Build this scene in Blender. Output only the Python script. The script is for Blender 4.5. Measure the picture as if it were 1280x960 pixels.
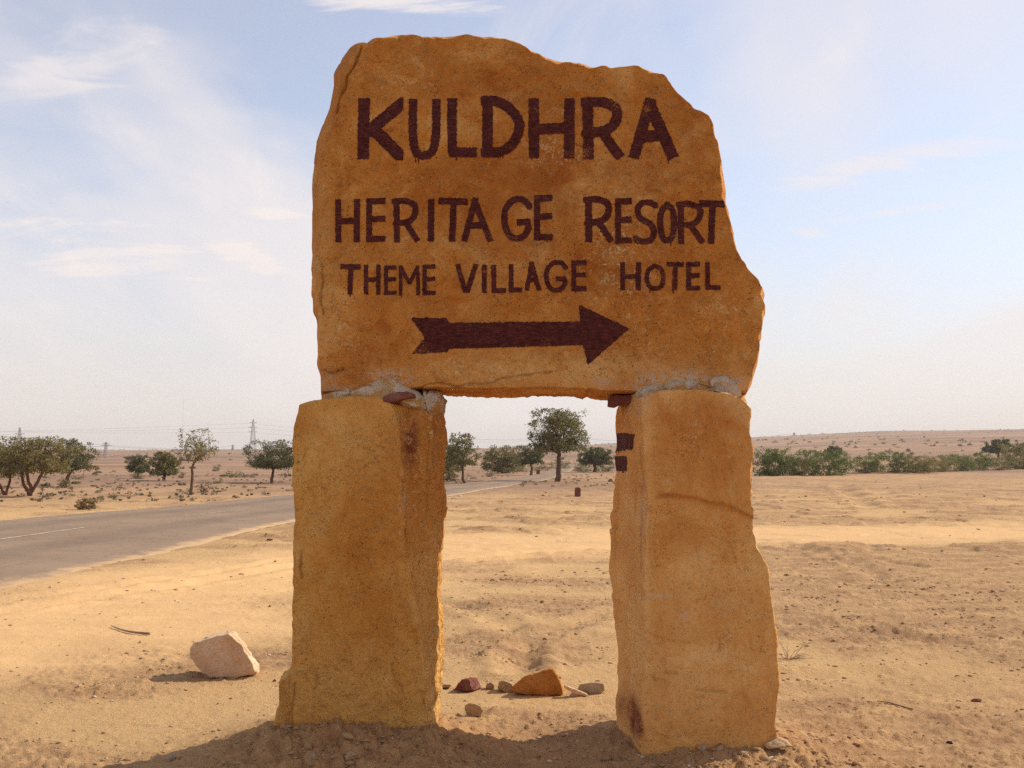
import bpy, bmesh, math
import numpy as np
from mathutils import Vector, Matrix

R = math.radians
for o in list(bpy.data.objects):
    bpy.data.objects.remove(o)
scene = bpy.context.scene
COL = scene.collection

# ------------------------------------------------------------------ camera
CAM_H = 1.5
HORIZON = 574.0
F = 1280.0
PITCH = math.atan((HORIZON - 480.0) / F)
cam_d = bpy.data.cameras.new('camera')
cam = bpy.data.objects.new('camera', cam_d)
COL.objects.link(cam)
cam.location = (0, 0, CAM_H)
cam.rotation_euler = (math.pi / 2 + PITCH, 0, 0)
cam_d.sensor_width = 36.0
cam_d.lens = 36.0
cam_d.clip_start = 0.05
cam_d.clip_end = 20000
scene.camera = cam

# ------------------------------------------------------------------ sky and sun
SUN_AZ = R(66)      # clockwise from the view direction (+Y) towards +X
SUN_EL = R(37)
world = bpy.data.worlds.new('World')
scene.world = world
world.use_nodes = True
wn, wl = world.node_tree.nodes, world.node_tree.links
wn.clear()
w_out = wn.new('ShaderNodeOutputWorld')
w_bg = wn.new('ShaderNodeBackground')
w_bg.inputs['Strength'].default_value = 0.097
sky = wn.new('ShaderNodeTexSky')
sky.sky_type = 'NISHITA'
sky.sun_disc = False
sky.sun_elevation = SUN_EL
sky.sun_rotation = SUN_AZ
sky.altitude = 200
sky.air_density = 1.0
sky.dust_density = 0.7
sky.ozone_density = 1.3


def wmath(op, a, b=None, clamp=False):
    n = wn.new('ShaderNodeMath')
    n.operation = op
    n.use_clamp = clamp
    for i, v in enumerate((a, b)):
        if v is None:
            continue
        if isinstance(v, (int, float)):
            n.inputs[i].default_value = v
        else:
            wl.new(v, n.inputs[i])
    return n.outputs[0]


def wramp(val, lo, hi):
    n = wn.new('ShaderNodeMapRange')
    n.interpolation_type = 'SMOOTHSTEP'
    n.inputs['From Min'].default_value = lo
    n.inputs['From Max'].default_value = hi
    wl.new(val, n.inputs['Value'])
    return n.outputs['Result']


w_tc = wn.new('ShaderNodeTexCoord')
w_sep = wn.new('ShaderNodeSeparateXYZ')
wl.new(w_tc.outputs['Generated'], w_sep.inputs[0])
# a high cirrus layer: the view direction projected on a flat sheet of cloud
w_z = wmath('ADD', wmath('MAXIMUM', w_sep.outputs['Z'], 0.0), 0.16)
w_comb = wn.new('ShaderNodeCombineXYZ')
wl.new(wmath('DIVIDE', w_sep.outputs['X'], w_z), w_comb.inputs[0])
wl.new(wmath('DIVIDE', w_sep.outputs['Y'], w_z), w_comb.inputs[1])


def cloud_layer(rot, scale, nscale, detail, lo, hi, off, rough=0.55, dist=0.6):
    m = wn.new('ShaderNodeMapping')
    m.inputs['Rotation'].default_value = (0, 0, R(rot))
    m.inputs['Scale'].default_value = scale
    m.inputs['Location'].default_value = off
    wl.new(w_comb.outputs[0], m.inputs['Vector'])
    t = wn.new('ShaderNodeTexNoise')
    t.inputs['Scale'].default_value = nscale
    t.inputs['Detail'].default_value = detail
    t.inputs['Roughness'].default_value = rough
    t.inputs['Distortion'].default_value = dist
    wl.new(m.outputs[0], t.inputs['Vector'])
    return wramp(t.outputs['Fac'], lo, hi)


c_veil = cloud_layer(28, (1.0, 0.5, 1), 0.62, 5, 0.46, 0.64, (0.4, 0.9, 3), 0.55, 0.5)
c_wisp = cloud_layer(18, (1.5, 0.42, 1), 1.5, 6, 0.53, 0.74, (9.3, 1.2, 2.0), 0.62, 1.2)
c_sum = wmath('ADD', wmath('MULTIPLY', c_veil, 0.72), wmath('MULTIPLY', c_wisp, 0.32), True)


_bm = wn.new('ShaderNodeMapping')
_bm.inputs['Rotation'].default_value = (0, 0, R(-8))
_bm.inputs['Scale'].default_value = (0.55, 1.5, 1)
wl.new(w_comb.outputs[0], _bm.inputs['Vector'])
_bt = wn.new('ShaderNodeTexNoise')
_bt.inputs['Scale'].default_value = 5.0
_bt.inputs['Detail'].default_value = 6
_bt.inputs['Roughness'].default_value = 0.62
_bt.inputs['Distortion'].default_value = 0.8
wl.new(_bm.outputs[0], _bt.inputs['Vector'])
bank_noise = _bt.outputs['Fac']


def cloud_bank(cx, cy, ex, ey, ang, nscale, amt, off):
    """one bank of cirrus at a place on the cloud sheet"""
    m = wn.new('ShaderNodeMapping')
    m.vector_type = 'TEXTURE'
    m.inputs['Location'].default_value = (cx, cy, 0)
    m.inputs['Rotation'].default_value = (0, 0, ang)
    m.inputs['Scale'].default_value = (ex, ey, 1)
    wl.new(w_comb.outputs[0], m.inputs['Vector'])
    ln = wn.new('ShaderNodeVectorMath')
    ln.operation = 'LENGTH'
    wl.new(m.outputs[0], ln.inputs[0])
    v_ = wmath('SUBTRACT', wmath('ADD', wmath('MULTIPLY', wmath('SUBTRACT', bank_noise, 0.5), 3.0), 0.75), ln.outputs['Value'])
    return wmath('MULTIPLY', wramp(v_, 0.0, 0.75), amt)


def sheet(px, py):
    u, v_ = (px - 640.0) / F, (480.0 - py) / F
    c_, s_ = math.cos(PITCH), math.sin(PITCH)
    d = Vector((u, c_ - v_ * s_, s_ + v_ * c_)).normalized()
    return d.x / (d.z + 0.16), d.y / (d.z + 0.16)


for (xa, ya, xb, yb, half_rows, nsc, amt, off) in ((385, 4, 655, 12, 26, 1.1, 0.85, (3, 1, 0)), (235, 285, 375, 350, 26, 1.3, 0.75, (7, 2, 0)), (290, 262, 395, 272, 14, 1.5, 0.5, (1, 6, 0)),
                                                (965, 288, 1055, 296, 12, 1.2, 0.6, (4, 4, 0)), (900, 250, 1300, 165, 26, 1.4, 0.45, (9, 5, 0)), (980, 285, 1300, 240, 10, 1.6, 0.5, (2, 8, 0)),
                                                (0, 330, 260, 300, 60, 1.0, 0.55, (5, 9, 0)), (-40, 150, 230, 20, 70, 1.0, 0.40, (8, 8, 0))):
    pa, pb = sheet(xa, ya), sheet(xb, yb)
    pm, pq = sheet((xa + xb) / 2, (ya + yb) / 2), sheet((xa + xb) / 2, (ya + yb) / 2 + half_rows)
    L_ = math.hypot(pb[0] - pa[0], pb[1] - pa[1])
    an = math.atan2(pb[1] - pa[1], pb[0] - pa[0])
    th_ = abs(-(pq[0] - pm[0]) * math.sin(an) + (pq[1] - pm[1]) * math.cos(an))
    c_sum = wmath('ADD', c_sum, cloud_bank((pa[0] + pb[0]) / 2, (pa[1] + pb[1]) / 2, L_ / 2, th_, an, nsc, amt, off), True)
# milky dust towards the horizon, everywhere round the compass
w_low = wn.new('ShaderNodeMapRange')
w_low.inputs['From Min'].default_value = 0.0
w_low.inputs['From Max'].default_value = 0.30
w_low.inputs['To Min'].default_value = 0.90
w_low.inputs['To Max'].default_value = 0.34
w_low.interpolation_type = 'SMOOTHSTEP'
wl.new(w_sep.outputs['Z'], w_low.inputs['Value'])
mix_h = wn.new('ShaderNodeMixRGB')
mix_h.inputs[2].default_value = (4.35, 3.82, 3.66, 1)
wl.new(w_low.outputs['Result'], mix_h.inputs[0])
wl.new(sky.outputs[0], mix_h.inputs[1])
mix_c = wn.new('ShaderNodeMixRGB')
mix_c.inputs[2].default_value = (4.9, 4.48, 4.36, 1)
wl.new(c_sum, mix_c.inputs[0])
wl.new(mix_h.outputs[0], mix_c.inputs[1])
wl.new(mix_c.outputs[0], w_bg.inputs['Color'])
wl.new(w_bg.outputs[0], w_out.inputs['Surface'])

sun_d = bpy.data.lights.new('sun', 'SUN')
sun_d.energy = 2.65
sun_d.angle = R(0.6)
sun_d.color = (1.0, 0.90, 0.75)
sun = bpy.data.objects.new('sun', sun_d)
COL.objects.link(sun)
S_DIR = Vector((math.sin(SUN_AZ) * math.cos(SUN_EL), math.cos(SUN_AZ) * math.cos(SUN_EL), math.sin(SUN_EL)))
sun.rotation_euler = S_DIR.to_track_quat('Z', 'Y').to_euler()
sun.location = (20, 10, 30)

scene.view_settings.view_transform = 'Standard'
scene.view_settings.look = 'None'
scene.view_settings.exposure = 1.0
scene.view_settings.gamma = 1.0
scene.render.engine = 'CYCLES'
scene.cycles.use_denoising = False
scene.cycles.denoiser = 'OPENIMAGEDENOISE'
scene.cycles.denoising_prefilter = 'ACCURATE'
scene.cycles.max_bounces = 6
scene.cycles.diffuse_bounces = 4
scene.cycles.glossy_bounces = 2
scene.cycles.transmission_bounces = 2
scene.cycles.volume_bounces = 0
scene.cycles.caustics_reflective = False
scene.cycles.caustics_refractive = False

# ------------------------------------------------------------------ projection helpers
CP, SP = math.cos(PITCH), math.sin(PITCH)


def ray(px, py):
    u = (px - 640.0) / F
    v = (480.0 - py) / F
    return np.array([u, CP - v * SP, SP + v * CP])


def at(px, py, Y):
    """point seen at that pixel of the photograph, Y metres in front of where it was taken"""
    d = ray(px, py)
    t = Y / d[1]
    return np.array([d[0] * t, Y, CAM_H + d[2] * t])


def project(P):
    P = np.asarray(P, float)
    x, y, z = P[..., 0], P[..., 1], P[..., 2] - CAM_H
    dep = y * CP + z * SP
    upc = -y * SP + z * CP
    return 640 + F * x / dep, 480 - F * upc / dep


# ------------------------------------------------------------------ noise (numpy)
_prng = np.random.RandomState(7)
_perm = np.concatenate([_prng.permutation(256)] * 3)
_g3 = _prng.normal(size=(256, 3))
_g3 /= np.linalg.norm(_g3, axis=1)[:, None]
_a2 = _prng.uniform(0, 2 * math.pi, 256)
_g2 = np.stack([np.cos(_a2), np.sin(_a2)], 1)


def noise2(x, y):
    xi = np.floor(x).astype(np.int64)
    yi = np.floor(y).astype(np.int64)
    xf, yf = x - xi, y - yi
    u = xf * xf * xf * (xf * (xf * 6 - 15) + 10)
    v = yf * yf * yf * (yf * (yf * 6 - 15) + 10)

    def g(ox, oy):
        h = _perm[_perm[(xi + ox) & 255] + ((yi + oy) & 255)]
        return _g2[h, 0] * (xf - ox) + _g2[h, 1] * (yf - oy)
    a = g(0, 0); b = g(1, 0); c = g(0, 1); d = g(1, 1)
    return 1.5 * ((a + u * (b - a)) * (1 - v) + (c + u * (d - c)) * v)


def noise3(p):
    p = np.asarray(p, float)
    pi = np.floor(p).astype(np.int64)
    f = p - pi
    w = f * f * f * (f * (f * 6 - 15) + 10)
    res = 0
    for ox in (0, 1):
        wx = w[..., 0] if ox else 1 - w[..., 0]
        for oy in (0, 1):
            wy = w[..., 1] if oy else 1 - w[..., 1]
            for oz in (0, 1):
                wz = w[..., 2] if oz else 1 - w[..., 2]
                h = _perm[_perm[_perm[(pi[..., 0] + ox) & 255] + ((pi[..., 1] + oy) & 255)] + ((pi[..., 2] + oz) & 255)]
                g = _g3[h]
                res = res + wx * wy * wz * (g[..., 0] * (f[..., 0] - ox) + g[..., 1] * (f[..., 1] - oy) + g[..., 2] * (f[..., 2] - oz))
    return 1.5 * res


def fbm2(x, y, s, octv=4, gain=0.5):
    r, a = 0, 1.0
    for i in range(octv):
        r = r + a * noise2(x * s + 17.3 * i, y * s - 9.1 * i)
        s *= 2.03
        a *= gain
    return r


def fbm3(p, s, octv=4, gain=0.5, off=0.0):
    r, a = 0, 1.0
    for i in range(octv):
        r = r + a * noise3(np.asarray(p) * s + 13.7 * i + off)
        s *= 2.03
        a *= gain
    return r


def sstep(a, b, x):
    t = np.clip((x - a) / (b - a), 0, 1)
    return t * t * (3 - 2 * t)


# ------------------------------------------------------------------ mesh helpers
def mesh_np(name, verts, quads=None, tris=None, attrs=None, smooth=True):
    me = bpy.data.meshes.new(name)
    verts = np.asarray(verts, np.float32)
    nq = 0 if quads is None else len(quads)
    nt = 0 if tris is None else len(tris)
    loops = []
    if nq:
        loops.append(np.asarray(quads, np.int32).ravel())
    if nt:
        loops.append(np.asarray(tris, np.int32).ravel())
    loops = np.concatenate(loops)
    starts = np.concatenate([np.arange(nq) * 4, nq * 4 + np.arange(nt) * 3]).astype(np.int32)
    me.vertices.add(len(verts))
    me.vertices.foreach_set('co', verts.ravel())
    me.loops.add(len(loops))
    me.loops.foreach_set('vertex_index', loops)
    me.polygons.add(nq + nt)
    me.polygons.foreach_set('loop_start', starts)
    if smooth:
        me.polygons.foreach_set('use_smooth', np.ones(nq + nt, bool))
    for k, v in (attrs or {}).items():
        a = me.attributes.new(k, 'FLOAT', 'POINT')
        a.data.foreach_set('value', np.asarray(v, np.float32))
    me.update(calc_edges=True)
    me.validate()
    return me


def link(name, me, mat=None, parent=None, loc=None):
    o = bpy.data.objects.new(name, me)
    COL.objects.link(o)
    if mat is not None and me is not None:
        me.materials.clear()
        me.materials.append(mat)
    if parent is not None:
        o.parent = parent
    if loc is not None:
        o.location = loc
    return o


def tag(o, label=None, cat=None, group=None, kind=None):
    for k, v in (('label', label), ('category', cat), ('group', group), ('kind', kind)):
        if v:
            o[k] = v
    return o


def empty(name, loc):
    o = bpy.data.objects.new(name, None)
    COL.objects.link(o)
    o.location = loc
    o.empty_display_size = 0.2
    return o


def grid_quads(nu, nv, wrap_u=False, base=0):
    """index (v*nu+u)"""
    u = np.arange(nu if wrap_u else nu - 1)
    v = np.arange(nv - 1)
    U, V = np.meshgrid(u, v)
    U2 = (U + 1) % nu
    return np.stack([V * nu + U, V * nu + U2, (V + 1) * nu + U2, (V + 1) * nu + U], -1).reshape(-1, 4) + base


def tube(path, radii, sides=6):
    """verts, quads of a tapered tube along a polyline"""
    path = np.asarray(path, float)
    n = len(path)
    tang = np.gradient(path, axis=0)
    tang /= np.linalg.norm(tang, axis=1)[:, None] + 1e-9
    ref = np.array([0.0, 0.0, 1.0]) if abs(tang[0, 2]) < 0.9 else np.array([1.0, 0, 0])
    V = []
    a = np.arange(sides) * 2 * math.pi / sides
    for i in range(n):
        e1 = np.cross(tang[i], ref)
        e1 /= np.linalg.norm(e1) + 1e-9
        e2 = np.cross(tang[i], e1)
        V.append(path[i] + radii[i] * (np.cos(a)[:, None] * e1 + np.sin(a)[:, None] * e2))
    V = np.concatenate(V)
    Q = grid_quads(sides, n, True)
    caps = []
    for k in range(1, sides - 1):
        caps.append((0, k + 1, k))
        b = (n - 1) * sides
        caps.append((b, b + k, b + k + 1))
    return V, Q, np.array(caps)


class Bag:
    """collects verts / quads / tris into one mesh"""
    def __init__(self):
        self.v, self.q, self.t, self.n = [], [], [], 0

    def add(self, V, Q=None, T=None):
        self.v.append(np.asarray(V, float))
        if Q is not None and len(Q):
            self.q.append(np.asarray(Q) + self.n)
        if T is not None and len(T):
            self.t.append(np.asarray(T) + self.n)
        self.n += len(V)

    def mesh(self, name, smooth=True, attrs=None):
        return mesh_np(name, np.concatenate(self.v), np.concatenate(self.q) if self.q else None,
                       np.concatenate(self.t) if self.t else None, attrs, smooth)


# ------------------------------------------------------------------ materials
class Mat:
    def __init__(self, name, rough=0.9, spec=0.2):
        self.m = bpy.data.materials.new(name)
        self.m.use_nodes = True
        self.nt = self.m.node_tree
        self.N, self.L = self.nt.nodes, self.nt.links
        self.b = self.N['Principled BSDF']
        self.b.inputs['Roughness'].default_value = rough
        self.b.inputs['Specular IOR Level'].default_value = spec
        self.tc = self.N.new('ShaderNodeTexCoord')

    def coord(self, scale=(1, 1, 1), rot=(0, 0, 0), loc=(0, 0, 0), kind='Object'):
        m = self.N.new('ShaderNodeMapping')
        m.inputs['Scale'].default_value = scale
        m.inputs['Rotation'].default_value = rot
        m.inputs['Location'].default_value = loc
        self.L.new(self.tc.outputs[kind], m.inputs[0])
        return m.outputs[0]

    def noise(self, vec, scale, detail=4, rough=0.55, dist=0.0):
        n = self.N.new('ShaderNodeTexNoise')
        n.inputs['Scale'].default_value = scale
        n.inputs['Detail'].default_value = detail
        n.inputs['Roughness'].default_value = rough
        n.inputs['Distortion'].default_value = dist
        self.L.new(vec, n.inputs['Vector'])
        return n.outputs['Fac']

    def voro(self, vec, scale, feature='F1', out='Distance', rnd=1.0):
        n = self.N.new('ShaderNodeTexVoronoi')
        n.feature = feature
        n.inputs['Scale'].default_value = scale
        n.inputs['Randomness'].default_value = rnd
        self.L.new(vec, n.inputs['Vector'])
        return n.outputs[out]

    def attr(self, name):
        n = self.N.new('ShaderNodeAttribute')
        n.attribute_name = name
        return n.outputs['Fac']

    def math(self, op, a, b=None, clamp=False):
        n = self.N.new('ShaderNodeMath')
        n.operation = op
        n.use_clamp = clamp
        for i, v in enumerate((a, b)):
            if v is None:
                continue
            if isinstance(v, (int, float)):
                n.inputs[i].default_value = v
            else:
                self.L.new(v, n.inputs[i])
        return n.outputs[0]

    def step(self, v, lo, hi, tmin=0.0, tmax=1.0):
        n = self.N.new('ShaderNodeMapRange')
        n.interpolation_type = 'SMOOTHSTEP'
        n.inputs['From Min'].default_value = lo
        n.inputs['From Max'].default_value = hi
        n.inputs['To Min'].default_value = tmin
        n.inputs['To Max'].default_value = tmax
        self.L.new(v, n.inputs['Value'])
        return n.outputs['Result']

    def mix(self, fac, a, b, mode='MIX'):
        n = self.N.new('ShaderNodeMixRGB')
        n.blend_type = mode
        for i, v in enumerate((fac, a, b)):
            if isinstance(v, (int, float)):
                n.inputs[i].default_value = v
            elif isinstance(v, tuple):
                n.inputs[i].default_value = (*v, 1.0)
            else:
                self.L.new(v, n.inputs[i])
        return n.outputs[0]

    def bump(self, h, strength, dist, prev=None):
        n = self.N.new('ShaderNodeBump')
        n.inputs['Strength'].default_value = strength
        n.inputs['Distance'].default_value = dist
        self.L.new(h, n.inputs['Height'])
        if prev is not None:
            self.L.new(prev, n.inputs['Normal'])
        return n.outputs[0]

    def done(self, col, normal=None):
        if isinstance(col, tuple):
            self.b.inputs['Base Color'].default_value = (*col, 1)
        else:
            self.L.new(col, self.b.inputs['Base Color'])
        if normal is not None:
            self.L.new(normal, self.b.inputs['Normal'])
        return self.m


def stone_material(name, base, dark, pale, streak=False, pit=1.0, fleck=(0.74, 0.52, 0.25), bump=1.0, use_attr=True):
    M = Mat(name, 0.9, 0.15)
    v = M.coord()
    vs = M.coord(scale=(1.0, 1.0, 0.32)) if streak else v
    n1 = M.noise(v, 2.6, 6, 0.6, 0.4)
    n2 = M.noise(vs, 9.0, 8, 0.66, 0.6)
    n3 = M.noise(v, 42.0, 6, 0.72)
    n4 = M.noise(v, 150.0, 4, 0.7)
    col = M.mix(M.step(n1, 0.36, 0.64), base, tuple(0.55 * b + 0.45 * d for b, d in zip(base, dark)))
    col = M.mix(M.step(n1, 0.48, 0.32, 0, 0.7), col, pale)
    col = M.mix(M.step(n2, 0.52, 0.72, 0, 0.6), col, dark)
    col = M.mix(M.step(n2, 0.47, 0.28, 0, 0.65), col, pale)
    if use_attr:
        col = M.mix(M.attr('groove'), col, tuple(0.35 * d for d in dark))
        col = M.mix(M.attr('pale'), col, pale)
        col = M.mix(M.attr('rust'), col, dark)
        col = M.mix(M.math('MULTIPLY', M.attr('red'), M.step(n3, 0.3, 0.6, 0.5, 1.0)), col, (0.20, 0.045, 0.022))
        col = M.mix(M.math('MULTIPLY', M.attr('lime'), M.step(n3, 0.42, 0.6)), col, (0.66, 0.55, 0.42))
    # grain, pits and pale flakes
    col = M.mix(M.step(n3, 0.50, 0.72, 0, 0.38), col, tuple(0.45 * d for d in dark))
    col = M.mix(M.step(n4, 0.54, 0.74, 0, 0.22 * pit), col, tuple(0.3 * d for d in dark))
    fm = M.math('MULTIPLY', M.step(n3, 0.40, 0.30), M.step(M.noise(v, 5.0, 4, 0.6), 0.46, 0.62))
    col = M.mix(M.math('MULTIPLY', fm, 0.75), col, fleck)
    if use_attr:
        fk = M.math('MULTIPLY', M.step(M.noise(M.coord(loc=(3, 1, 7)), 34.0, 5, 0.7, 1.2), 0.54, 0.62), M.attr('flake'))
        col = M.mix(M.math('MULTIPLY', fk, 0.9), col, (0.78, 0.56, 0.28))
    # pale chipped specks and darker rusty freckles, in loose patches
    nv = M.noise(M.coord(scale=(1, 1, 1.0 if not streak else 0.6), loc=(5, 2, 9)), 7.0, 6, 0.6, 0.5)
    ch = M.step(M.noise(M.coord(loc=(4, 4, 2)), 70.0, 3, 0.6, 0.8), 0.60, 0.67)
    chm = M.math('MULTIPLY', ch, M.step(M.noise(M.coord(loc=(1, 8, 3)), 6.0, 4, 0.65), 0.47, 0.60))
    col = M.mix(M.math('MULTIPLY', chm, 0.9), col, fleck)
    fr_ = M.step(M.noise(M.coord(loc=(6, 1, 4)), 55.0, 4, 0.65, 0.5), 0.56, 0.66)
    frm = M.math('MULTIPLY', fr_, M.step(M.noise(M.coord(loc=(3, 5, 8)), 4.2, 4, 0.6), 0.44, 0.60))
    col = M.mix(M.math('MULTIPLY', frm, 0.5), col, tuple(0.42 * d for d in dark))
    pits = M.step(M.voro(v, 48.0), 0.10, 0.22)
    pmask = M.math('MULTIPLY', M.math('SUBTRACT', 1.0, pits), M.step(M.noise(v, 7.0, 3), 0.5, 0.66))
    col = M.mix(M.math('MULTIPLY', pmask, 0.5 * pit), col, tuple(0.22 * d for d in dark))
    h = M.math('ADD', M.math('MULTIPLY', n2, 0.5), M.math('MULTIPLY', n3, 0.42))
    h = M.math('ADD', h, M.math('MULTIPLY', n4, 0.14))
    h = M.math('SUBTRACT', h, M.math('MULTIPLY', pmask, 0.35))
    h = M.math('ADD', h, M.math('MULTIPLY', M.step(nv, 0.42, 0.58), 0.25))
    h = M.math('ADD', h, M.math('MULTIPLY', chm, 0.22))
    return M.done(col, M.bump(h, 0.95 * bump, 0.042))


MAT = {}
MAT['slab'] = stone_material('ochre_sandstone_slab', (0.70, 0.300, 0.062), (0.40, 0.115, 0.016), (0.80, 0.46, 0.16))
MAT['pillar'] = stone_material('ochre_sandstone_pillar', (0.76, 0.390, 0.095), (0.56, 0.215, 0.036), (0.82, 0.51, 0.18), streak=True, pit=0.8, fleck=(0.74, 0.52, 0.26))
MAT['pillar_pale'] = stone_material('tan_sandstone_pillar', (0.77, 0.400, 0.118), (0.54, 0.205, 0.044), (0.84, 0.53, 0.22), streak=True, pit=0.7, fleck=(0.78, 0.56, 0.32), bump=0.75)
MAT['pink_rock'] = stone_material('pale_pink_sandstone', (0.66, 0.46, 0.29), (0.48, 0.25, 0.13), (0.76, 0.60, 0.45), use_attr=False, bump=0.6, pit=0.5)
MAT['orange_rock'] = stone_material('orange_sandstone', (0.50, 0.21, 0.05), (0.30, 0.095, 0.02), (0.60, 0.33, 0.13), use_attr=False, bump=0.8, pit=0.7)
MAT['maroon_rock'] = stone_material('maroon_sandstone', (0.20, 0.070, 0.052), (0.11, 0.032, 0.026), (0.34, 0.19, 0.14), use_attr=False, fleck=(0.3, 0.16, 0.11), bump=0.6)
MAT['beige_rock'] = stone_material('beige_limestone', (0.44, 0.29, 0.16), (0.30, 0.17, 0.085), (0.56, 0.42, 0.28), use_attr=False, bump=0.6, pit=0.5)
MAT['grey_rock'] = stone_material('grey_limestone', (0.40, 0.31, 0.22), (0.28, 0.20, 0.14), (0.54, 0.45, 0.36), use_attr=False, bump=0.6, pit=0.5)
MAT['black_rock'] = stone_material('black_stone', (0.030, 0.026, 0.026), (0.015, 0.013, 0.013), (0.06, 0.05, 0.05), use_attr=False, fleck=(0.08, 0.07, 0.06), bump=0.6)

M = Mat('maroon_paint', 0.7, 0.12)
v = M.coord()
n = M.noise(v, 30, 5, 0.6)
n2 = M.noise(v, 120, 4, 0.7)
c = M.mix(M.step(n, 0.35, 0.7), (0.050, 0.0090, 0.0085), (0.085, 0.0170, 0.0150))
nb = M.noise(M.coord(scale=(0.5, 1, 2.2)), 60, 4, 0.7)
c = M.mix(M.step(nb, 0.46, 0.68, 0, 0.7), c, (0.150, 0.042, 0.028))
c = M.mix(M.step(M.math('ADD', n2, M.math('MULTIPLY', M.math('SUBTRACT', M.noise(v, 6, 4, 0.6), 0.5), 0.9)), 0.66, 0.80, 0, 0.8), c, (0.36, 0.145, 0.038))
MAT['paint'] = M.done(c, M.bump(M.math('ADD', n, M.math('MULTIPLY', n2, 0.3)), 0.6, 0.012))

M = Mat('lime_mortar', 0.95, 0.1)
v = M.coord()
n = M.noise(v, 14, 7, 0.65)
n2 = M.noise(v, 90, 4, 0.7)
c = M.mix(M.step(n, 0.35, 0.68), (0.74, 0.60, 0.45), (0.54, 0.42, 0.30))
c = M.mix(M.step(n2, 0.58, 0.75, 0, 0.5), c, (0.22, 0.15, 0.09))
c = M.mix(M.step(M.noise(v, 9, 6, 0.65), 0.50, 0.60, 0, 0.9), c, (0.60, 0.31, 0.085))
MAT['mortar'] = M.done(c, M.bump(M.math('ADD', n, M.math('MULTIPLY', n2, 0.35)), 1.0, 0.05))

# desert ground: sand, trampled earth, smooth track, far scrub plain
M = Mat('desert_sand', 0.95, 0.08)
v = M.coord()
nA = M.noise(v, 0.35, 6, 0.6)
nB = M.noise(M.coord(scale=(0.7, 1.6, 1)), 1.9, 8, 0.68, 0.3)
nC = M.noise(M.coord(scale=(0.75, 1.3, 1)), 14.0, 7, 0.7)
nD = M.noise(v, 75.0, 5, 0.72)
sand = M.mix(M.step(nA, 0.3, 0.7), (0.565, 0.365, 0.172), (0.505, 0.316, 0.147))
earth = M.mix(M.step(nB, 0.3, 0.7), (0.455, 0.277, 0.143), (0.36, 0.211, 0.106))
rough_m = M.attr('rough')
col = M.mix(M.math('MULTIPLY', rough_m, M.step(nB, 0.28, 0.56)), sand, earth)
col = M.mix(M.step(nC, 0.50, 0.72, 0, 0.40), col, (0.33, 0.19, 0.095))
col = M.mix(M.step(nC, 0.42, 0.25, 0, 0.30), col, (0.60, 0.41, 0.215))
col = M.mix(M.attr('track'), col, M.mix(M.step(nB, 0.3, 0.7), (0.64, 0.405, 0.195), (0.58, 0.36, 0.17)))
grit = M.math('MULTIPLY', M.step(nD, 0.55, 0.72), M.math('ADD', M.math('MULTIPLY', rough_m, 0.45), 0.22))
col = M.mix(grit, col, (0.20, 0.112, 0.055))
col = M.mix(M.attr('earth'), col, M.mix(M.step(nC, 0.3, 0.7), (0.50, 0.270, 0.115), (0.33, 0.165, 0.068)))
far = M.attr('far')
nE = M.noise(M.coord(scale=(0.35, 1.0, 1)), 0.022, 9, 0.66, 0.4)
nF = M.noise(M.coord(scale=(0.5, 1.0, 1)), 0.14, 8, 0.7)
nG = M.noise(v, 0.55, 6, 0.7)
plain = M.mix(M.step(nF, 0.35, 0.66), (0.40, 0.245, 0.145), (0.30, 0.178, 0.110))
plain = M.mix(M.step(nE, 0.40, 0.62, 0, 0.9), plain, (0.20, 0.125, 0.088))
plain = M.mix(M.step(nG, 0.60, 0.72, 0, 0.55), plain, (0.17, 0.125, 0.07))
col = M.mix(far, col, plain)
nH = M.noise(M.coord(scale=(0.8, 1.2, 1), loc=(3, 3, 0)), 33.0, 5, 0.7)
col = M.mix(M.math('MULTIPLY', M.step(nH, 0.56, 0.66), M.math('MULTIPLY', rough_m, M.math('SUBTRACT', 1.0, far))), col, (0.27, 0.155, 0.078))
gh = M.math('ADD', M.math('ADD', M.math('MULTIPLY', nC, 0.6), M.math('MULTIPLY', nD, 0.3)), M.math('MULTIPLY', nH, 0.5))
near = M.math('SUBTRACT', 1.0, M.math('MULTIPLY', M.attr('track'), 0.6))
MAT['ground'] = M.done(col, M.bump(M.math('MULTIPLY', gh, near), 0.9, 0.035))

M = Mat('clod_earth', 0.95, 0.08)
n = M.noise(M.coord(), 40, 4)
rv = M.attr('tint')
c = M.mix(rv, (0.30, 0.175, 0.085), (0.50, 0.33, 0.18))
c = M.mix(M.step(rv, 0.88, 0.95), c, (0.60, 0.46, 0.34))
c = M.mix(M.step(n, 0.4, 0.7, 0, 0.5), c, (0.26, 0.15, 0.075))
MAT['clod'] = M.done(c)

M = Mat('worn_asphalt', 0.85, 0.25)
v = M.coord()
n = M.noise(v, 0.5, 6, 0.6)
n2 = M.noise(v, 60, 4, 0.7)
nl = M.attr('across')
sandm = M.math('ADD', M.attr('dust'), M.math('MULTIPLY', M.math('SUBTRACT', M.noise(v, 1.6, 7, 0.7), 0.5), 0.9))
c = M.mix(M.step(n, 0.3, 0.7), (0.240, 0.160, 0.102), (0.295, 0.200, 0.127))
c = M.mix(M.step(n2, 0.45, 0.75, 0, 0.45), c, (0.12, 0.086, 0.062))
nl2 = M.noise(M.coord(scale=(1, 1, 1)), 4.0, 8, 0.7)
wheel = M.math('ADD', M.step(M.math('ABSOLUTE', M.math('SUBTRACT', nl, 0.30)), 0.10, 0.02), M.step(M.math('ABSOLUTE', M.math('SUBTRACT', nl, 0.70)), 0.10, 0.02))
c = M.mix(M.math('MULTIPLY', wheel, 0.35), c, (0.12, 0.085, 0.062))
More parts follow.
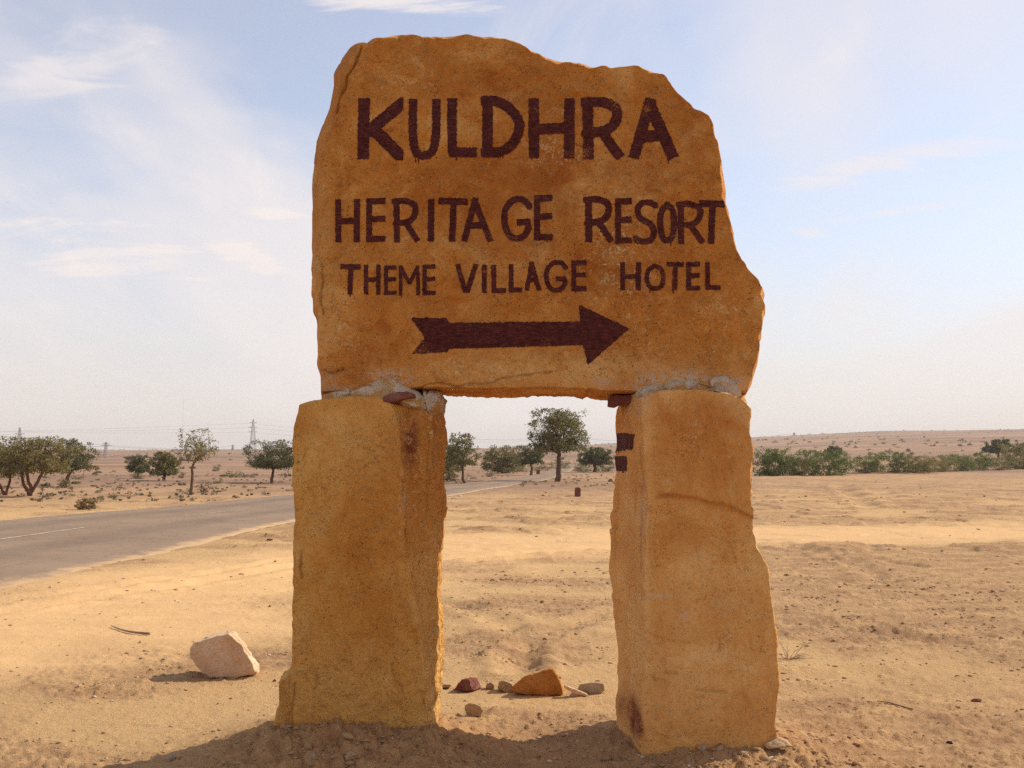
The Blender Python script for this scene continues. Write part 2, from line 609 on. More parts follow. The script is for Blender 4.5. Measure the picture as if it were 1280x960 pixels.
c = M.mix(M.step(nl2, 0.55, 0.75, 0, 0.35), c, (0.30, 0.205, 0.125))
ckr = M.step(M.math('ABSOLUTE', M.math('SUBTRACT', M.noise(v, 0.9, 8, 0.62, 0.6), 0.5)), 0.006, 0.001)
c = M.mix(M.math('MULTIPLY', ckr, 0.6), c, (0.06, 0.045, 0.035))
c = M.mix(M.step(sandm, 0.42, 0.80, 0, 0.92), c, (0.54, 0.35, 0.18))
MAT['asphalt'] = M.done(c, M.bump(n2, 0.4, 0.01))

M = Mat('worn_road_paint', 0.8, 0.2)
n = M.noise(M.coord(), 7, 6, 0.7)
MAT['line'] = M.done(M.mix(M.step(n, 0.4, 0.66), (0.66, 0.58, 0.48), (0.34, 0.26, 0.19)))


def plain_mat(name, a, b, scale=8.0, rough=0.9, spec=0.2):
    M = Mat(name, rough, spec)
    n = M.noise(M.coord(), scale, 5, 0.6)
    return M.done(M.mix(M.step(n, 0.3, 0.7), a, b), M.bump(n, 0.4, 0.02))


MAT['bark'] = plain_mat('grey_brown_bark', (0.17, 0.105, 0.062), (0.085, 0.052, 0.032), 9)
MAT['red_bark'] = plain_mat('reddish_bark', (0.20, 0.095, 0.055), (0.105, 0.050, 0.030), 9)
MAT['stick'] = plain_mat('dry_wood', (0.36, 0.23, 0.15), (0.24, 0.145, 0.095), 20)
MAT['steel'] = plain_mat('galvanised_steel', (0.40, 0.37, 0.36), (0.32, 0.30, 0.29), 3, 0.6, 0.4)
MAT['wire'] = plain_mat('power_cable', (0.20, 0.19, 0.19), (0.17, 0.16, 0.16), 3, 0.6, 0.3)


def leaf_mat(name, a, b, dry):
    M = Mat(name, 0.75, 0.2)
    t = M.attr('tint')
    c = M.mix(t, a, b)
    c = M.mix(M.step(t, 0.86, 1.0, 0, 0.8), c, dry)
    m = M.done(c)
    tr = M.N.new('ShaderNodeBsdfTranslucent')
    M.L.new(c, tr.inputs['Color'])
    mx = M.N.new('ShaderNodeMixShader')
    mx.inputs[0].default_value = 0.4
    out = M.N['Material Output']
    M.L.new(M.b.outputs[0], mx.inputs[1])
    M.L.new(tr.outputs[0], mx.inputs[2])
    M.L.new(mx.outputs[0], out.inputs['Surface'])
    return m


MAT['leaf_olive'] = leaf_mat('olive_foliage', (0.133, 0.121, 0.044), (0.262, 0.225, 0.081), (0.383, 0.271, 0.121))
MAT['leaf_dark'] = leaf_mat('dark_foliage', (0.098, 0.100, 0.044), (0.195, 0.188, 0.080), (0.26, 0.20, 0.10))
MAT['leaf_green'] = leaf_mat('green_foliage', (0.092, 0.116, 0.034), (0.195, 0.222, 0.068), (0.30, 0.25, 0.10))
MAT['leaf_brown'] = leaf_mat('brown_green_foliage', (0.175, 0.150, 0.060), (0.310, 0.262, 0.108), (0.320, 0.224, 0.128))
MAT['leaf_dry'] = leaf_mat('dry_grass_foliage', (0.288, 0.198, 0.084), (0.432, 0.312, 0.144), (0.480, 0.360, 0.180))
MAT['leaf_grey'] = leaf_mat('grey_scrub_foliage', (0.176, 0.137, 0.081), (0.260, 0.208, 0.124), (0.325, 0.247, 0.156))
# ------------------------------------------------------------------ terrain
_crest_px = np.array([-400, 0, 250, 380, 560, 680, 770, 950, 1100, 1280, 1700.0])
_crest_row = np.array([564, 563, 562, 562.5, 561, 559, 554, 547, 542, 540, 541.0])
R_CREST = 1300.0
_crest_ang = np.arctan2((_crest_px - 640) / F, 1.0)
_crest_h = CAM_H + (HORIZON - _crest_row) / F * R_CREST
PL_FRONT, PR_FRONT = 5.15, 5.10


def macro(x, y):
    x = np.asarray(x, float)
    y = np.asarray(y, float)
    d = np.hypot(x, y)
    ang = np.arctan2(x, y)
    H = np.interp(ang, _crest_ang, _crest_h)
    s = np.clip((d - 150) / (R_CREST - 150), 0, 1)
    z = H * s ** 1.25
    z = z - np.clip((d - R_CREST) / 2000, 0, 1) * 4.0
    far = sstep(130, 500, d)
    z = z + far * (1.1 * noise2(x / 170.0, y / 130.0 + 3.3) + 0.5 * noise2(x / 55.0 + 8.1, y / 40.0))
    # low berm in front of the bushes on the right
    z = z + 0.38 * np.exp(-((x - 37.5) / 5.5) ** 2 - ((y - 103) / 5.0) ** 2)
    mid = sstep(12, 40, d) * (1 - sstep(200, 400, d))
    z = z + mid * 0.06 * noise2(x / 7.0 + 2.2, y / 9.0)
    # earth heaped round the pillar feet
    z = z + 0.185 * np.exp(-(np.abs(x + 0.78) / 0.70) ** 2.6 - (np.abs(y - 5.30) / 0.66) ** 2.4)
    z = z + 0.095 * np.exp(-(np.abs(x - 0.98) / 0.64) ** 2.6 - (np.abs(y - 5.45) / 0.55) ** 2.4)
    z = z - 0.085 * np.exp(-((x - 0.08) / 0.36) ** 2 - ((y - 5.15) / 0.5) ** 2)
    return z


_tm = 1.0 * 1.01 ** np.arange(880)


def ground_hit(px, py):
    d = ray(px, py)
    o = np.array([0, 0, CAM_H])
    P = o + d * _tm[:, None]
    below = np.nonzero(P[:, 2] < macro(P[:, 0], P[:, 1]))[0]
    i = below[0] if len(below) else int(np.searchsorted(_tm, 1400.0))
    t0, t1 = _tm[i - 1], _tm[i]
    for _ in range(3):
        tt = np.linspace(t0, t1, 24)
        P = o + d * tt[:, None]
        below = np.nonzero(P[:, 2] < macro(P[:, 0], P[:, 1]))[0]
        k = max(1, below[0]) if len(below) else 23
        t0, t1 = tt[k - 1], tt[k]
    return o + d * t1


def resample(P, n, smooth=6):
    P = np.asarray(P, float)
    s = np.concatenate([[0], np.cumsum(np.linalg.norm(np.diff(P, axis=0), axis=1))])
    u = np.linspace(0, s[-1], n)
    Q = np.stack([np.interp(u, s, P[:, k]) for k in range(P.shape[1])], 1)
    for _ in range(smooth):
        Q[1:-1] = 0.25 * Q[:-2] + 0.5 * Q[1:-1] + 0.25 * Q[2:]
    return Q


def dist_poly(x, y, P):
    """distance to a polyline and parameter 0..1"""
    best = np.full(x.shape, 1e9)
    for a, b in zip(P[:-1], P[1:]):
        ab = b - a
        t = np.clip(((x - a[0]) * ab[0] + (y - a[1]) * ab[1]) / (ab @ ab + 1e-9), 0, 1)
        best = np.minimum(best, np.hypot(x - a[0] - t * ab[0], y - a[1] - t * ab[1]))
    return best


# road edges, read off the photograph and laid on the ground
near_px = [(0, 733), (100, 712), (200, 690), (280, 670), (360, 651), (460, 635), (557, 620), (596, 613.5), (634, 607), (671, 602.5), (694, 597), (709, 591), (717, 584), (721, 579)]
far_px = [(0, 650), (100, 641), (200, 633), (280, 626), (360, 618.5), (460, 612), (557, 606.5), (596, 602.5), (634, 598.5), (662, 594.5), (681, 590), (694, 586), (704, 582), (709, 579)]
E_near = np.array([ground_hit(*p)[:2] for p in near_px])
E_far = np.array([ground_hit(*p)[:2] for p in far_px])
dn = E_near[0] - E_near[2]
df = E_far[0] - E_far[2]
dirn = (dn / np.linalg.norm(dn) + df / np.linalg.norm(df))
dirn /= np.linalg.norm(dirn)
ext = np.array([45.0, 30.0, 15.0])
E_near = np.concatenate([E_near[0] + dirn * ext[:, None], E_near])
E_far = np.concatenate([E_far[0] + dirn * ext[:, None], E_far])
# pair by equal fraction between knots
kn = np.linspace(0, 1, len(E_near))
uu = np.linspace(0, 1, 420)
RN = np.stack([np.interp(uu, kn, E_near[:, k]) for k in (0, 1)], 1)
RF = np.stack([np.interp(uu, kn, E_far[:, k]) for k in (0, 1)], 1)
for _ in range(160):
    RN[1:-1] = 0.25 * RN[:-2] + 0.5 * RN[1:-1] + 0.25 * RN[2:]
    RF[1:-1] = 0.25 * RF[:-2] + 0.5 * RF[1:-1] + 0.25 * RF[2:]
RC = 0.5 * (RN + RF)


def road_mask(x, y, soft=0.5):
    """1 inside the carriageway"""
    m = np.zeros(x.shape)
    sel = (np.hypot(x, y) < 420) & (y > -60)
    xs, ys = x[sel], y[sel]
    step = 6
    best = np.full(xs.shape, -1e9)
    for i in range(0, len(uu) - step, step):
        c = 0.5 * (RC[i] + RC[i + step])
        t = RC[i + step] - RC[i]
        L = np.linalg.norm(t)
        t = t / L
        nrm = np.array([-t[1], t[0]])
        half = 0.5 * abs((RF[i] - RN[i]) @ nrm)
        dx, dy = xs - c[0], ys - c[1]
        al = np.abs(dx * t[0] + dy * t[1]) - L * 0.6
        ac = np.abs(dx * nrm[0] + dy * nrm[1])
        best = np.maximum(best, -np.maximum(ac - half, al))
    m[sel] = np.clip(0.5 + best / (2 * soft), 0, 1)
    return m


def gpts(lst):
    return np.array([ground_hit(*p)[:2] for p in lst])


TRACK = resample(np.concatenate([[[40.0, 23.5]], gpts([(1280, 664), (1100, 668), (950, 668), (800, 669), (650, 679), (500, 692), (360, 712), (200, 745)]), [[-5.2, 8.2], [-9.0, 4.0]]]), 60)
RUTS = [resample(gpts(l), 24) for l in (
    [(540, 748), (575, 755), (610, 770), (640, 786), (655, 812), (650, 840)],
    [(785, 762), (730, 777), (680, 792), (655, 815), (650, 840)],
    [(0, 766), (150, 744), (290, 722), (400, 702)],
    [(0, 752), (150, 733), (290, 713), (400, 695)],
    [(985, 684), (1040, 694), (1085, 712), (1110, 732)],
    [(1290, 690), (1180, 690), (1080, 684), (960, 682), (800, 690), (600, 702)],
    [(1290, 658), (1100, 659), (950, 657), (800, 656), (640, 664), (560, 668)],
    [(1290, 836), (1190, 838), (1080, 842), (960, 852)],
    [(1290, 812), (1190, 806), (1080, 790), (960, 775)],
    [(1050, 607), (1058, 614), (1072, 624), (1090, 636)],
    [(560, 700), (640, 694), (770, 684), (900, 676)],
    [(560, 640), (640, 645), (770, 642)],
)]


def masks(x, y):
    d = np.hypot(x, y)
    tr = np.zeros(x.shape)
    sel = d < 60
    tr[sel] = 1 - sstep(1.0, 3.4, dist_poly(x[sel], y[sel], TRACK) + 0.9 * fbm2(x[sel], y[sel], 0.5, 3))
    rg = sstep(-0.25, 0.35, fbm2(x, y * 1.5, 0.33, 4) + 0.22 * sstep(-2.0, 2.0, x))
    rg = np.clip(rg + 0.5 * np.exp(-((x - 0.1) / 2.2) ** 2 - ((y - 5.0) / 1.2) ** 2), 0, 1)
    rg = np.clip(rg + 0.8 * sstep(1.0, 3.0, x) * sstep(8.6, 11, y) * (1 - sstep(16, 19, y)) + 0.5 * sstep(0.5, 2, x) * (1 - sstep(6.5, 8, y)), 0, 1)
    rg = rg * (1 - 0.85 * tr)
    return tr, rg


def micro(x, y, tr, rg):
    d = np.hypot(x, y)
    fade = 1 - sstep(25, 60, d)
    a = 0.25 + 0.75 * rg
    z = 0.012 * noise2(x * 1.3, y * 1.7) * fade
    lump = fbm2(x, y * 1.25, 4.2, 4, 0.6)
    z = z + a * fade * (0.010 * np.maximum(lump, -0.15) + 0.012 * np.maximum(0, lump - 0.25))
    fine = 1 - sstep(7, 22, d)
    z = z + rg * fine * 0.0085 * np.maximum(0, fbm2(x + 5, y, 13.0, 3, 0.65)) ** 1.0
    crust = fbm2(x * 0.85 + 11, y * 1.25, 3.4, 4, 0.6)
    z = z + a * fade * 0.011 * (sstep(0.05, 0.16, crust) - 0.6 * sstep(0.30, 0.38, crust))
    crust2 = fbm2(x * 0.8 + 31, y * 1.2, 9.0, 3, 0.6)
    z = z + (0.15 + 0.85 * rg) * fine * 0.0075 * sstep(0.12, 0.24, crust2)
    midz = sstep(9, 20, d) * (1 - sstep(110, 170, d))
    z = z + midz * a * (0.030 * np.maximum(0, noise2(x * 0.9, y * 0.55 + 4)) + 0.05 * sstep(0.2, 0.36, fbm2(x * 0.6, y * 0.5 + 4, 1.3, 3)) + 0.02 * np.maximum(0, noise2(x * 2.1, y * 1.3 + 9)))
    return z


cols = np.concatenate([np.linspace(-180, -36, 40)[:-1], np.linspace(-36, 36, 700), np.linspace(36, 180, 40)[1:-1]])
cols = np.radians(cols)
rr = [0.35]
while rr[-1] < 4200:
    r0 = rr[-1]
    rr.append(r0 * (1.03 if r0 < 3.2 else 1.0046 if r0 < 60 else 1.013))
rr = np.array(rr)
A_, R_ = np.meshgrid(cols, rr)
GX, GY = (R_ * np.sin(A_)).ravel(), (R_ * np.cos(A_)).ravel()
g_tr, g_rg = masks(GX, GY)
g_rd = road_mask(GX, GY, 0.35)
GZ = macro(GX, GY)
g_mi = micro(GX, GY, g_tr, g_rg)
for P in RUTS:
    mn, mx = P.min(0) - 1.0, P.max(0) + 1.0
    s_ = (GX > mn[0]) & (GX < mx[0]) & (GY > mn[1]) & (GY < mx[1])
    dd = dist_poly(GX[s_], GY[s_], P) + 0.05 * fbm2(GX[s_], GY[s_], 3.0, 3)
    k = 1.0 + 0.07 * np.hypot(GX[s_], GY[s_])
    q = 0.55 + 0.45 * noise2(GX[s_] * 2.5, GY[s_] * 2.5)
    g_mi[s_] += q * k * (-0.022 * np.exp(-(dd / (0.07 * k)) ** 2) + 0.018 * np.exp(-((dd - 0.15 * k) / (0.06 * k)) ** 2))
# broken clods and cracks on the heaped earth
heap = np.exp(-(np.abs(GX + 0.78) / 0.85) ** 3 - (np.abs(GY - 5.0) / 0.55) ** 3) + 0.6 * np.exp(-(np.abs(GX - 0.95) / 0.75) ** 3 - (np.abs(GY - 4.95) / 0.45) ** 3)
heap = np.clip(heap, 0, 1)
cl = fbm2(GX, GY, 6.0, 4, 0.6)
g_mi += heap * (0.050 * np.abs(cl) + 0.022 * np.maximum(0, fbm2(GX + 3, GY, 17, 3, 0.6)))
GZ = GZ + g_mi * (1 - g_rd) - 0.03 * g_rd
g_d = np.hypot(GX, GY)
g_far = sstep(28, 60, g_d) * (1 - 0.65 * sstep(-2, 12, GX) * (1 - sstep(85, 120, g_d)))
g_far = np.clip(g_far + 0.25 * fbm2(GX, GY, 0.08, 3) * sstep(25, 60, g_d), 0, 1)
g_far = np.where(g_d > 220, 1, g_far)
quads = grid_quads(len(cols), len(rr), True)
quads = quads[:, ::-1]
cv = len(GX)
fan = np.array([(cv, (i + 1) % len(cols), i) for i in range(len(cols))])
me = mesh_np('ground', np.stack([np.append(GX, 0), np.append(GY, 0), np.append(GZ, GZ[:len(cols)].mean())], 1), quads, fan,
             {'track': np.append(g_tr, 0), 'rough': np.append(g_rg, 0.5), 'far': np.append(g_far, 0), 'earth': np.append(heap * 0.9, 0)})
tag(link('ground', me, MAT['ground']), kind='structure')


def ground_z(x, y):
    """height of the finished ground, looked up in its own grid"""
    r = math.hypot(x, y)
    a = math.atan2(x, y)
    i = int(np.clip(np.searchsorted(rr, r) - 1, 0, len(rr) - 2))
    j = int(np.clip(np.searchsorted(cols, a) - 1, 0, len(cols) - 2))
    fr = (r - rr[i]) / (rr[i + 1] - rr[i])
    fa = (a - cols[j]) / (cols[j + 1] - cols[j])
    n = len(cols)
    z = GZ
    return float((z[i * n + j] * (1 - fa) + z[i * n + j + 1] * fa) * (1 - fr) + (z[(i + 1) * n + j] * (1 - fa) + z[(i + 1) * n + j + 1] * fa) * fr)


def spot(px, py):
    p = ground_hit(px, py)
    return np.array([p[0], p[1], ground_z(p[0], p[1])])


# road sheet
nx = 13
ac = np.linspace(0, 1, nx)
tdir = np.gradient(RC, axis=0)
seg = np.concatenate([[0], np.cumsum(np.linalg.norm(np.diff(RC, axis=0), axis=1))])
fine_n = 900
us = np.linspace(0, seg[-1], fine_n)
us = seg[-1] * (np.linspace(0, 1, fine_n) ** 1.4)
RNf = np.stack([np.interp(us, seg, RN[:, k]) for k in (0, 1)], 1)
RFf = np.stack([np.interp(us, seg, RF[:, k]) for k in (0, 1)], 1)
wid = np.linalg.norm(RFf - RNf, axis=1)
e1 = 0.16 * fbm2(RNf[:, 0], RNf[:, 1], 1.1, 4) / wid
e2 = 0.16 * fbm2(RFf[:, 0] + 40, RFf[:, 1], 1.1, 4) / wid
lo = -0.02 + e1
hi = 1.02 + e2
W = lo[:, None] + (hi - lo)[:, None] * ac[None]
RX = RNf[:, None, 0] + (RFf - RNf)[:, None, 0] * W
RY = RNf[:, None, 1] + (RFf - RNf)[:, None, 1] * W
edge = np.minimum(ac, 1 - ac)[None] * np.ones_like(RX)
RZ = macro(RX, RY) + 0.012 + 0.035 * sstep(0, 0.3, edge) - 0.03 * (edge < 0.01)
dust = np.exp(-(edge / 0.075) ** 2) * 0.8 + 0.10
me = mesh_np('road', np.stack([RX, RY, RZ], -1).reshape(-1, 3), grid_quads(nx, fine_n)[:, ::-1], None,
             {'across': (ac[None] * np.ones_like(RX)).ravel(), 'dust': dust.ravel()})
tag(link('road', me, MAT['asphalt']), kind='structure')
road_obj = bpy.data.objects['road']


def road_at(s, w):
    a = np.array([np.interp(s, seg, RN[:, k]) for k in (0, 1)])
    b = np.array([np.interp(s, seg, RF[:, k]) for k in (0, 1)])
    p = a + (b - a) * w
    e = min(w, 1 - w)
    return np.array([p[0], p[1], float(macro(p[0], p[1])) + 0.012 + 0.035 * float(sstep(0, 0.3, e)) + 0.006])


c_first = ground_hit(88, 662.3)[:2]
s0 = seg[np.argmin(np.linalg.norm(RC - c_first, axis=1))]
for k in range(6):
    s1 = s0 + k * 9.0
    ss = np.linspace(s1 - 4.2, s1, 8)
    V = []
    for s in ss:
        wd = np.linalg.norm(road_at(s, 0.5) - road_at(s, 0.51)) / 0.01
        V += [road_at(s, 0.5 - 0.065 / wd), road_at(s, 0.5 + 0.065 / wd)]
    link('lane_dash', mesh_np('lane_dash', V, grid_quads(2, 8)[:, ::-1]), MAT['line'], road_obj)
# ------------------------------------------------------------------ the stone sign
sign = empty('stone_sign', (0, 5.3, 0))
tag(sign, 'large ochre sandstone slab with painted lettering standing on two rough stone pillars', 'sign')
ORG = np.array([0, 5.3, 0])


def blob(px, py, cx, cy, rx, ry, p=2.0):
    return np.exp(-(np.abs((px - cx) / rx) ** p) - (np.abs((py - cy) / ry) ** p))


def densify(poly, n):
    P = np.concatenate([poly, poly[:1]])
    s = np.concatenate([[0], np.cumsum(np.linalg.norm(np.diff(P, axis=0), axis=1))])
    u = np.linspace(0, s[-1], n, endpoint=False)
    return np.stack([np.interp(u, s, P[:, k]) for k in range(P.shape[1])], 1)


class StarSlab:
    """a flat stone: star-shaped outline in the x-z plane, broken edges, uneven faces"""
    def __init__(self, outline_px, y_mid, y_front, y_back, cw, n=720, rings=130, amp=1.0, seed=0.0, edge_amp=0.010, flat_amp=1.0):
        P = np.array([at(px, py, y_mid) for px, py in outline_px])[:, [0, 2]]
        P = densify(P, n * 4)
        self.c = np.array([(P[:, 0].min() + P[:, 0].max()) / 2, (P[:, 1].min() + P[:, 1].max()) / 2])
        q = P - self.c
        th = np.arctan2(q[:, 1], q[:, 0])
        r = np.hypot(q[:, 0], q[:, 1])
        o = np.argsort(th)
        th, r = th[o], r[o]
        self.th = np.linspace(-math.pi, math.pi, n, endpoint=False)
        rad = np.interp(self.th, np.concatenate([th - 2 * math.pi, th, th + 2 * math.pi]), np.concatenate([r, r, r]))
        pts = np.stack([np.cos(self.th) * rad, np.zeros(n) + seed, np.sin(self.th) * rad], 1)
        er = np.random.RandomState(int(seed * 10) + 3)
        for dens, am_ in ((9.0, 1.1), (30.0, 0.35)):
            nk_ = max(12, int(dens * 2 * math.pi * rad.mean()))
            kt = np.sort(er.uniform(-math.pi, math.pi, nk_))
            kv = er.uniform(-1, 1, nk_) * am_ * edge_amp
            rad = rad + np.interp(self.th, np.concatenate([[kt[-1] - 2 * math.pi], kt, [kt[0] + 2 * math.pi]]), np.concatenate([[kv[-1]], kv, [kv[0]]]))
        self.rad = rad
        self.cw = np.array([cw(t) for t in self.th]) * (1 + 0.45 * fbm3(pts, 5.0, 3, 0.6, 5.0))
        self.yf, self.ym, self.yb = y_front, y_mid, y_back
        self.amp, self.seed, self.n, self.rings, self.flat_amp = amp, seed, n, rings, flat_amp
        self.edge_amp = edge_amp

    grooves = ()

    def groove(self, X, Z):
        g = np.zeros_like(X)
        P = np.stack([X, np.zeros_like(X), Z], -1)
        wob = 0.012 * fbm3(P, 9.0, 3)
        for L_ in self.grooves:
            W = np.array([at(a, b, self.yf)[[0, 2]] for a, b in L_])
            g = np.maximum(g, np.exp(-(dist_poly(X + wob, Z - wob, W) / 0.0055) ** 2))
        return g

    def front_y(self, X, Z):
        q0, q1 = X - self.c[0], Z - self.c[1]
        th = np.arctan2(q1, q0)
        r = np.hypot(q0, q1)
        te = np.append(self.th, math.pi)
        ro = np.interp(th, te, np.append(self.rad, self.rad[0]))
        cw = np.interp(th, te, np.append(self.cw, self.cw[0]))
        d = np.maximum(ro - r, 0)
        P = np.stack([X, np.full_like(X, self.seed), Z], -1)
        f = self.amp * (0.020 * fbm3(P, 1.7, 2) + 0.0095 * fbm3(P, 6.0, 2, 0.5) + 0.0042 * fbm3(P, 15.0, 1) * self.flat_amp)
        pl_ = fbm3(P + 3.3, 3.6, 3, 0.6)
        f = f + self.amp * (0.006 * sstep(0.06, 0.20, pl_) - 0.006 * sstep(-0.20, -0.32, pl_))
        if self.grooves:
            f = f + 0.011 * self.groove(X, Z)
        ch = np.clip(1 - d / np.maximum(cw, 0.004), 0, 1)
        return self.yf + f * sstep(0, 0.12, d) + (self.ym - self.yf) * ch ** 1.15

    def build(self, name):
        n, m = self.n, self.rings
        t = 1 - np.linspace(0, 1, m) ** 1.35          # denser near the edge
        t = t[::-1]
        t[0] = 0.004
        X = self.c[0] + np.outer(t, np.cos(self.th) * self.rad)
        Z = self.c[1] + np.outer(t, np.sin(self.th) * self.rad)
        Y = self.front_y(X.ravel(), Z.ravel()).reshape(X.shape)
        rings = [np.stack([X, Y, Z], -1)]
        # side and back
        ks = 14
        side = []
        last = rings[0][-1]
        for k in range(1, ks + 1):
            f = k / ks
            yy = last[:, 1] + (self.yb - last[:, 1]) * f
            P = np.stack([last[:, 0], yy, last[:, 2]], -1)
            nn = self.edge_amp * 1.5 * fbm3(P + self.seed, 9.0, 4, 0.6) * min(1, 2.5 * f) - 0.03 * max(0, f - 0.7) / 0.3
            s = 1 + nn / self.rad
            side.append(np.stack([self.c[0] + (last[:, 0] - self.c[0]) * s, yy, self.c[1] + (last[:, 2] - self.c[1]) * s], -1))
        rings.append(np.array(side))
        back = []
        lb = side[-1]
        for f in np.linspace(0.9, 0.02, 12):
            P = np.stack([self.c[0] + (lb[:, 0] - self.c[0]) * f, lb[:, 1] + 0.02, self.c[1] + (lb[:, 2] - self.c[1]) * f], -1)
            P[:, 1] += 0.02 * fbm3(P, 3.0, 3)
            back.append(P)
        rings.append(np.array(back))
        V = np.concatenate(rings).reshape(-1, 3)
        rows = m + ks + 12
        Q = grid_quads(n, rows, True)
        T = []
        c0 = V[:n].mean(0)
        c1 = V[-n:].mean(0)
        i0, i1 = len(V), len(V) + 1
        V = np.concatenate([V, [c0, c1]])
        b = (rows - 1) * n
        for k in range(n):
            T.append((i0, (k + 1) % n, k))
            T.append((i1, b + k, b + (k + 1) % n))
        return V, Q, np.array(T)


slab_px = [(401, 472), (396, 457), (394.5, 400), (390, 390), (389.5, 375), (389, 335), (391, 290), (391, 235), (392.5, 210), (396, 177), (404, 152),
           (411, 135), (417, 107), (417, 93), (437, 60), (445, 55), (457, 55.5), (464, 49), (492, 42.5), (525, 45), (582, 44.5), (615, 46), (640, 51),
           (665, 63), (692, 75), (725, 80), (765, 86), (805, 87.5), (825, 92.5), (835, 102), (847, 119), (865, 132), (886, 152), (891, 165), (900, 200),
           (907.5, 237), (910, 260), (912.5, 272), (919, 305), (927.5, 330), (935, 345), (955.5, 369), (952.5, 378), (955.5, 388), (951, 422), (946, 455), (938, 480), (930, 494),
           (860, 492), (770, 492), (700, 493), (640, 491), (600, 490), (545, 491), (470, 493), (403, 497)]


def slab_cw(t):
    c, s = math.cos(t), math.sin(t)
    k = np.interp(math.degrees(t), [-180, -150, -130, -60, -35, -15, 0, 40, 60, 90, 120, 140, 165, 180],
                  [0.085, 0.06, 0.016, 0.014, 0.045, 0.05, 0.045, 0.05, 0.065, 0.07, 0.075, 0.10, 0.095, 0.085])
    return float(k)


SL = StarSlab(slab_px, 5.38, 5.22, 5.90, slab_cw, n=840, rings=150)
SL.grooves = ([(452, 60), (442, 82), (432, 104), (420, 140)], [(397, 318), (404, 335), (401, 362), (404, 392)], [(399, 462), (416, 466), (432, 463)],
              [(524, 484), (548, 478), (566, 482)], [(566, 482), (610, 478), (655, 470), (690, 466)])
V, Q, T = SL.build('sign_slab')
gv = SL.groove(V[:, 0], V[:, 2]) * (V[:, 1] < 5.37)
px, py = project(V)
fr = (V[:, 1] < 5.36)
pn = fbm3(V, 6.0, 4, 0.6)
pale = blob(px, py, 690, 462, 120, 22) * 0.75 + blob(px, py, 600, 350, 14, 60) * 0.4 + 0.35 * blob(px, py, 405, 330, 12, 150) + 0.3 * blob(px, py, 870, 470, 60, 20) + 0.35 * blob(px, py, 755, 215, 60, 16)
rust = blob(px, py, 620, 105, 70, 35) * 0.55 + blob(px, py, 590, 245, 150, 55) * 0.35 + blob(px, py, 720, 215, 110, 40) * 0.55 + blob(px, py, 470, 430, 60, 30) * 0.35 + blob(px, py, 790, 130, 90, 30) * 0.4 + 0.55 * blob(px, py, 730, 330, 130, 60) + 0.35 * blob(px, py, 860, 200, 30, 60)
flake = blob(px, py, 600, 460, 70, 18) + blob(px, py, 425, 400, 16, 40) * 0.9 + blob(px, py, 770, 320, 50, 90) * 0.9 + blob(px, py, 690, 190, 40, 25) * 0.8 + blob(px, py, 900, 390, 45, 25) * 0.7 + blob(px, py, 515, 100, 40, 25) * 0.5 + blob(px, py, 800, 450, 40, 40) * .4
lime = 0.9 * blob(px, py, 425, 490, 35, 14) + 0.9 * blob(px, py, 490, 474, 26, 10) + 1.1 * blob(px, py, 860, 480, 85, 13)
lime = np.clip(lime + 0.5 * pn * (lime > 0.1), 0, 1)
slab_obj = link('sign_slab', mesh_np('sign_slab', V - ORG, Q[:, ::-1], T[:, ::-1], {
    'pale': np.clip(pale * (1 + 0.6 * pn), 0, 1) * fr, 'rust': np.clip(rust * (1 + 0.9 * pn), 0, 0.9) * fr, 'red': np.zeros(len(V)),
    'flake': np.clip(flake, 0, 1) * fr, 'lime': lime, 'groove': 0.75 * gv}), MAT['slab'], sign)

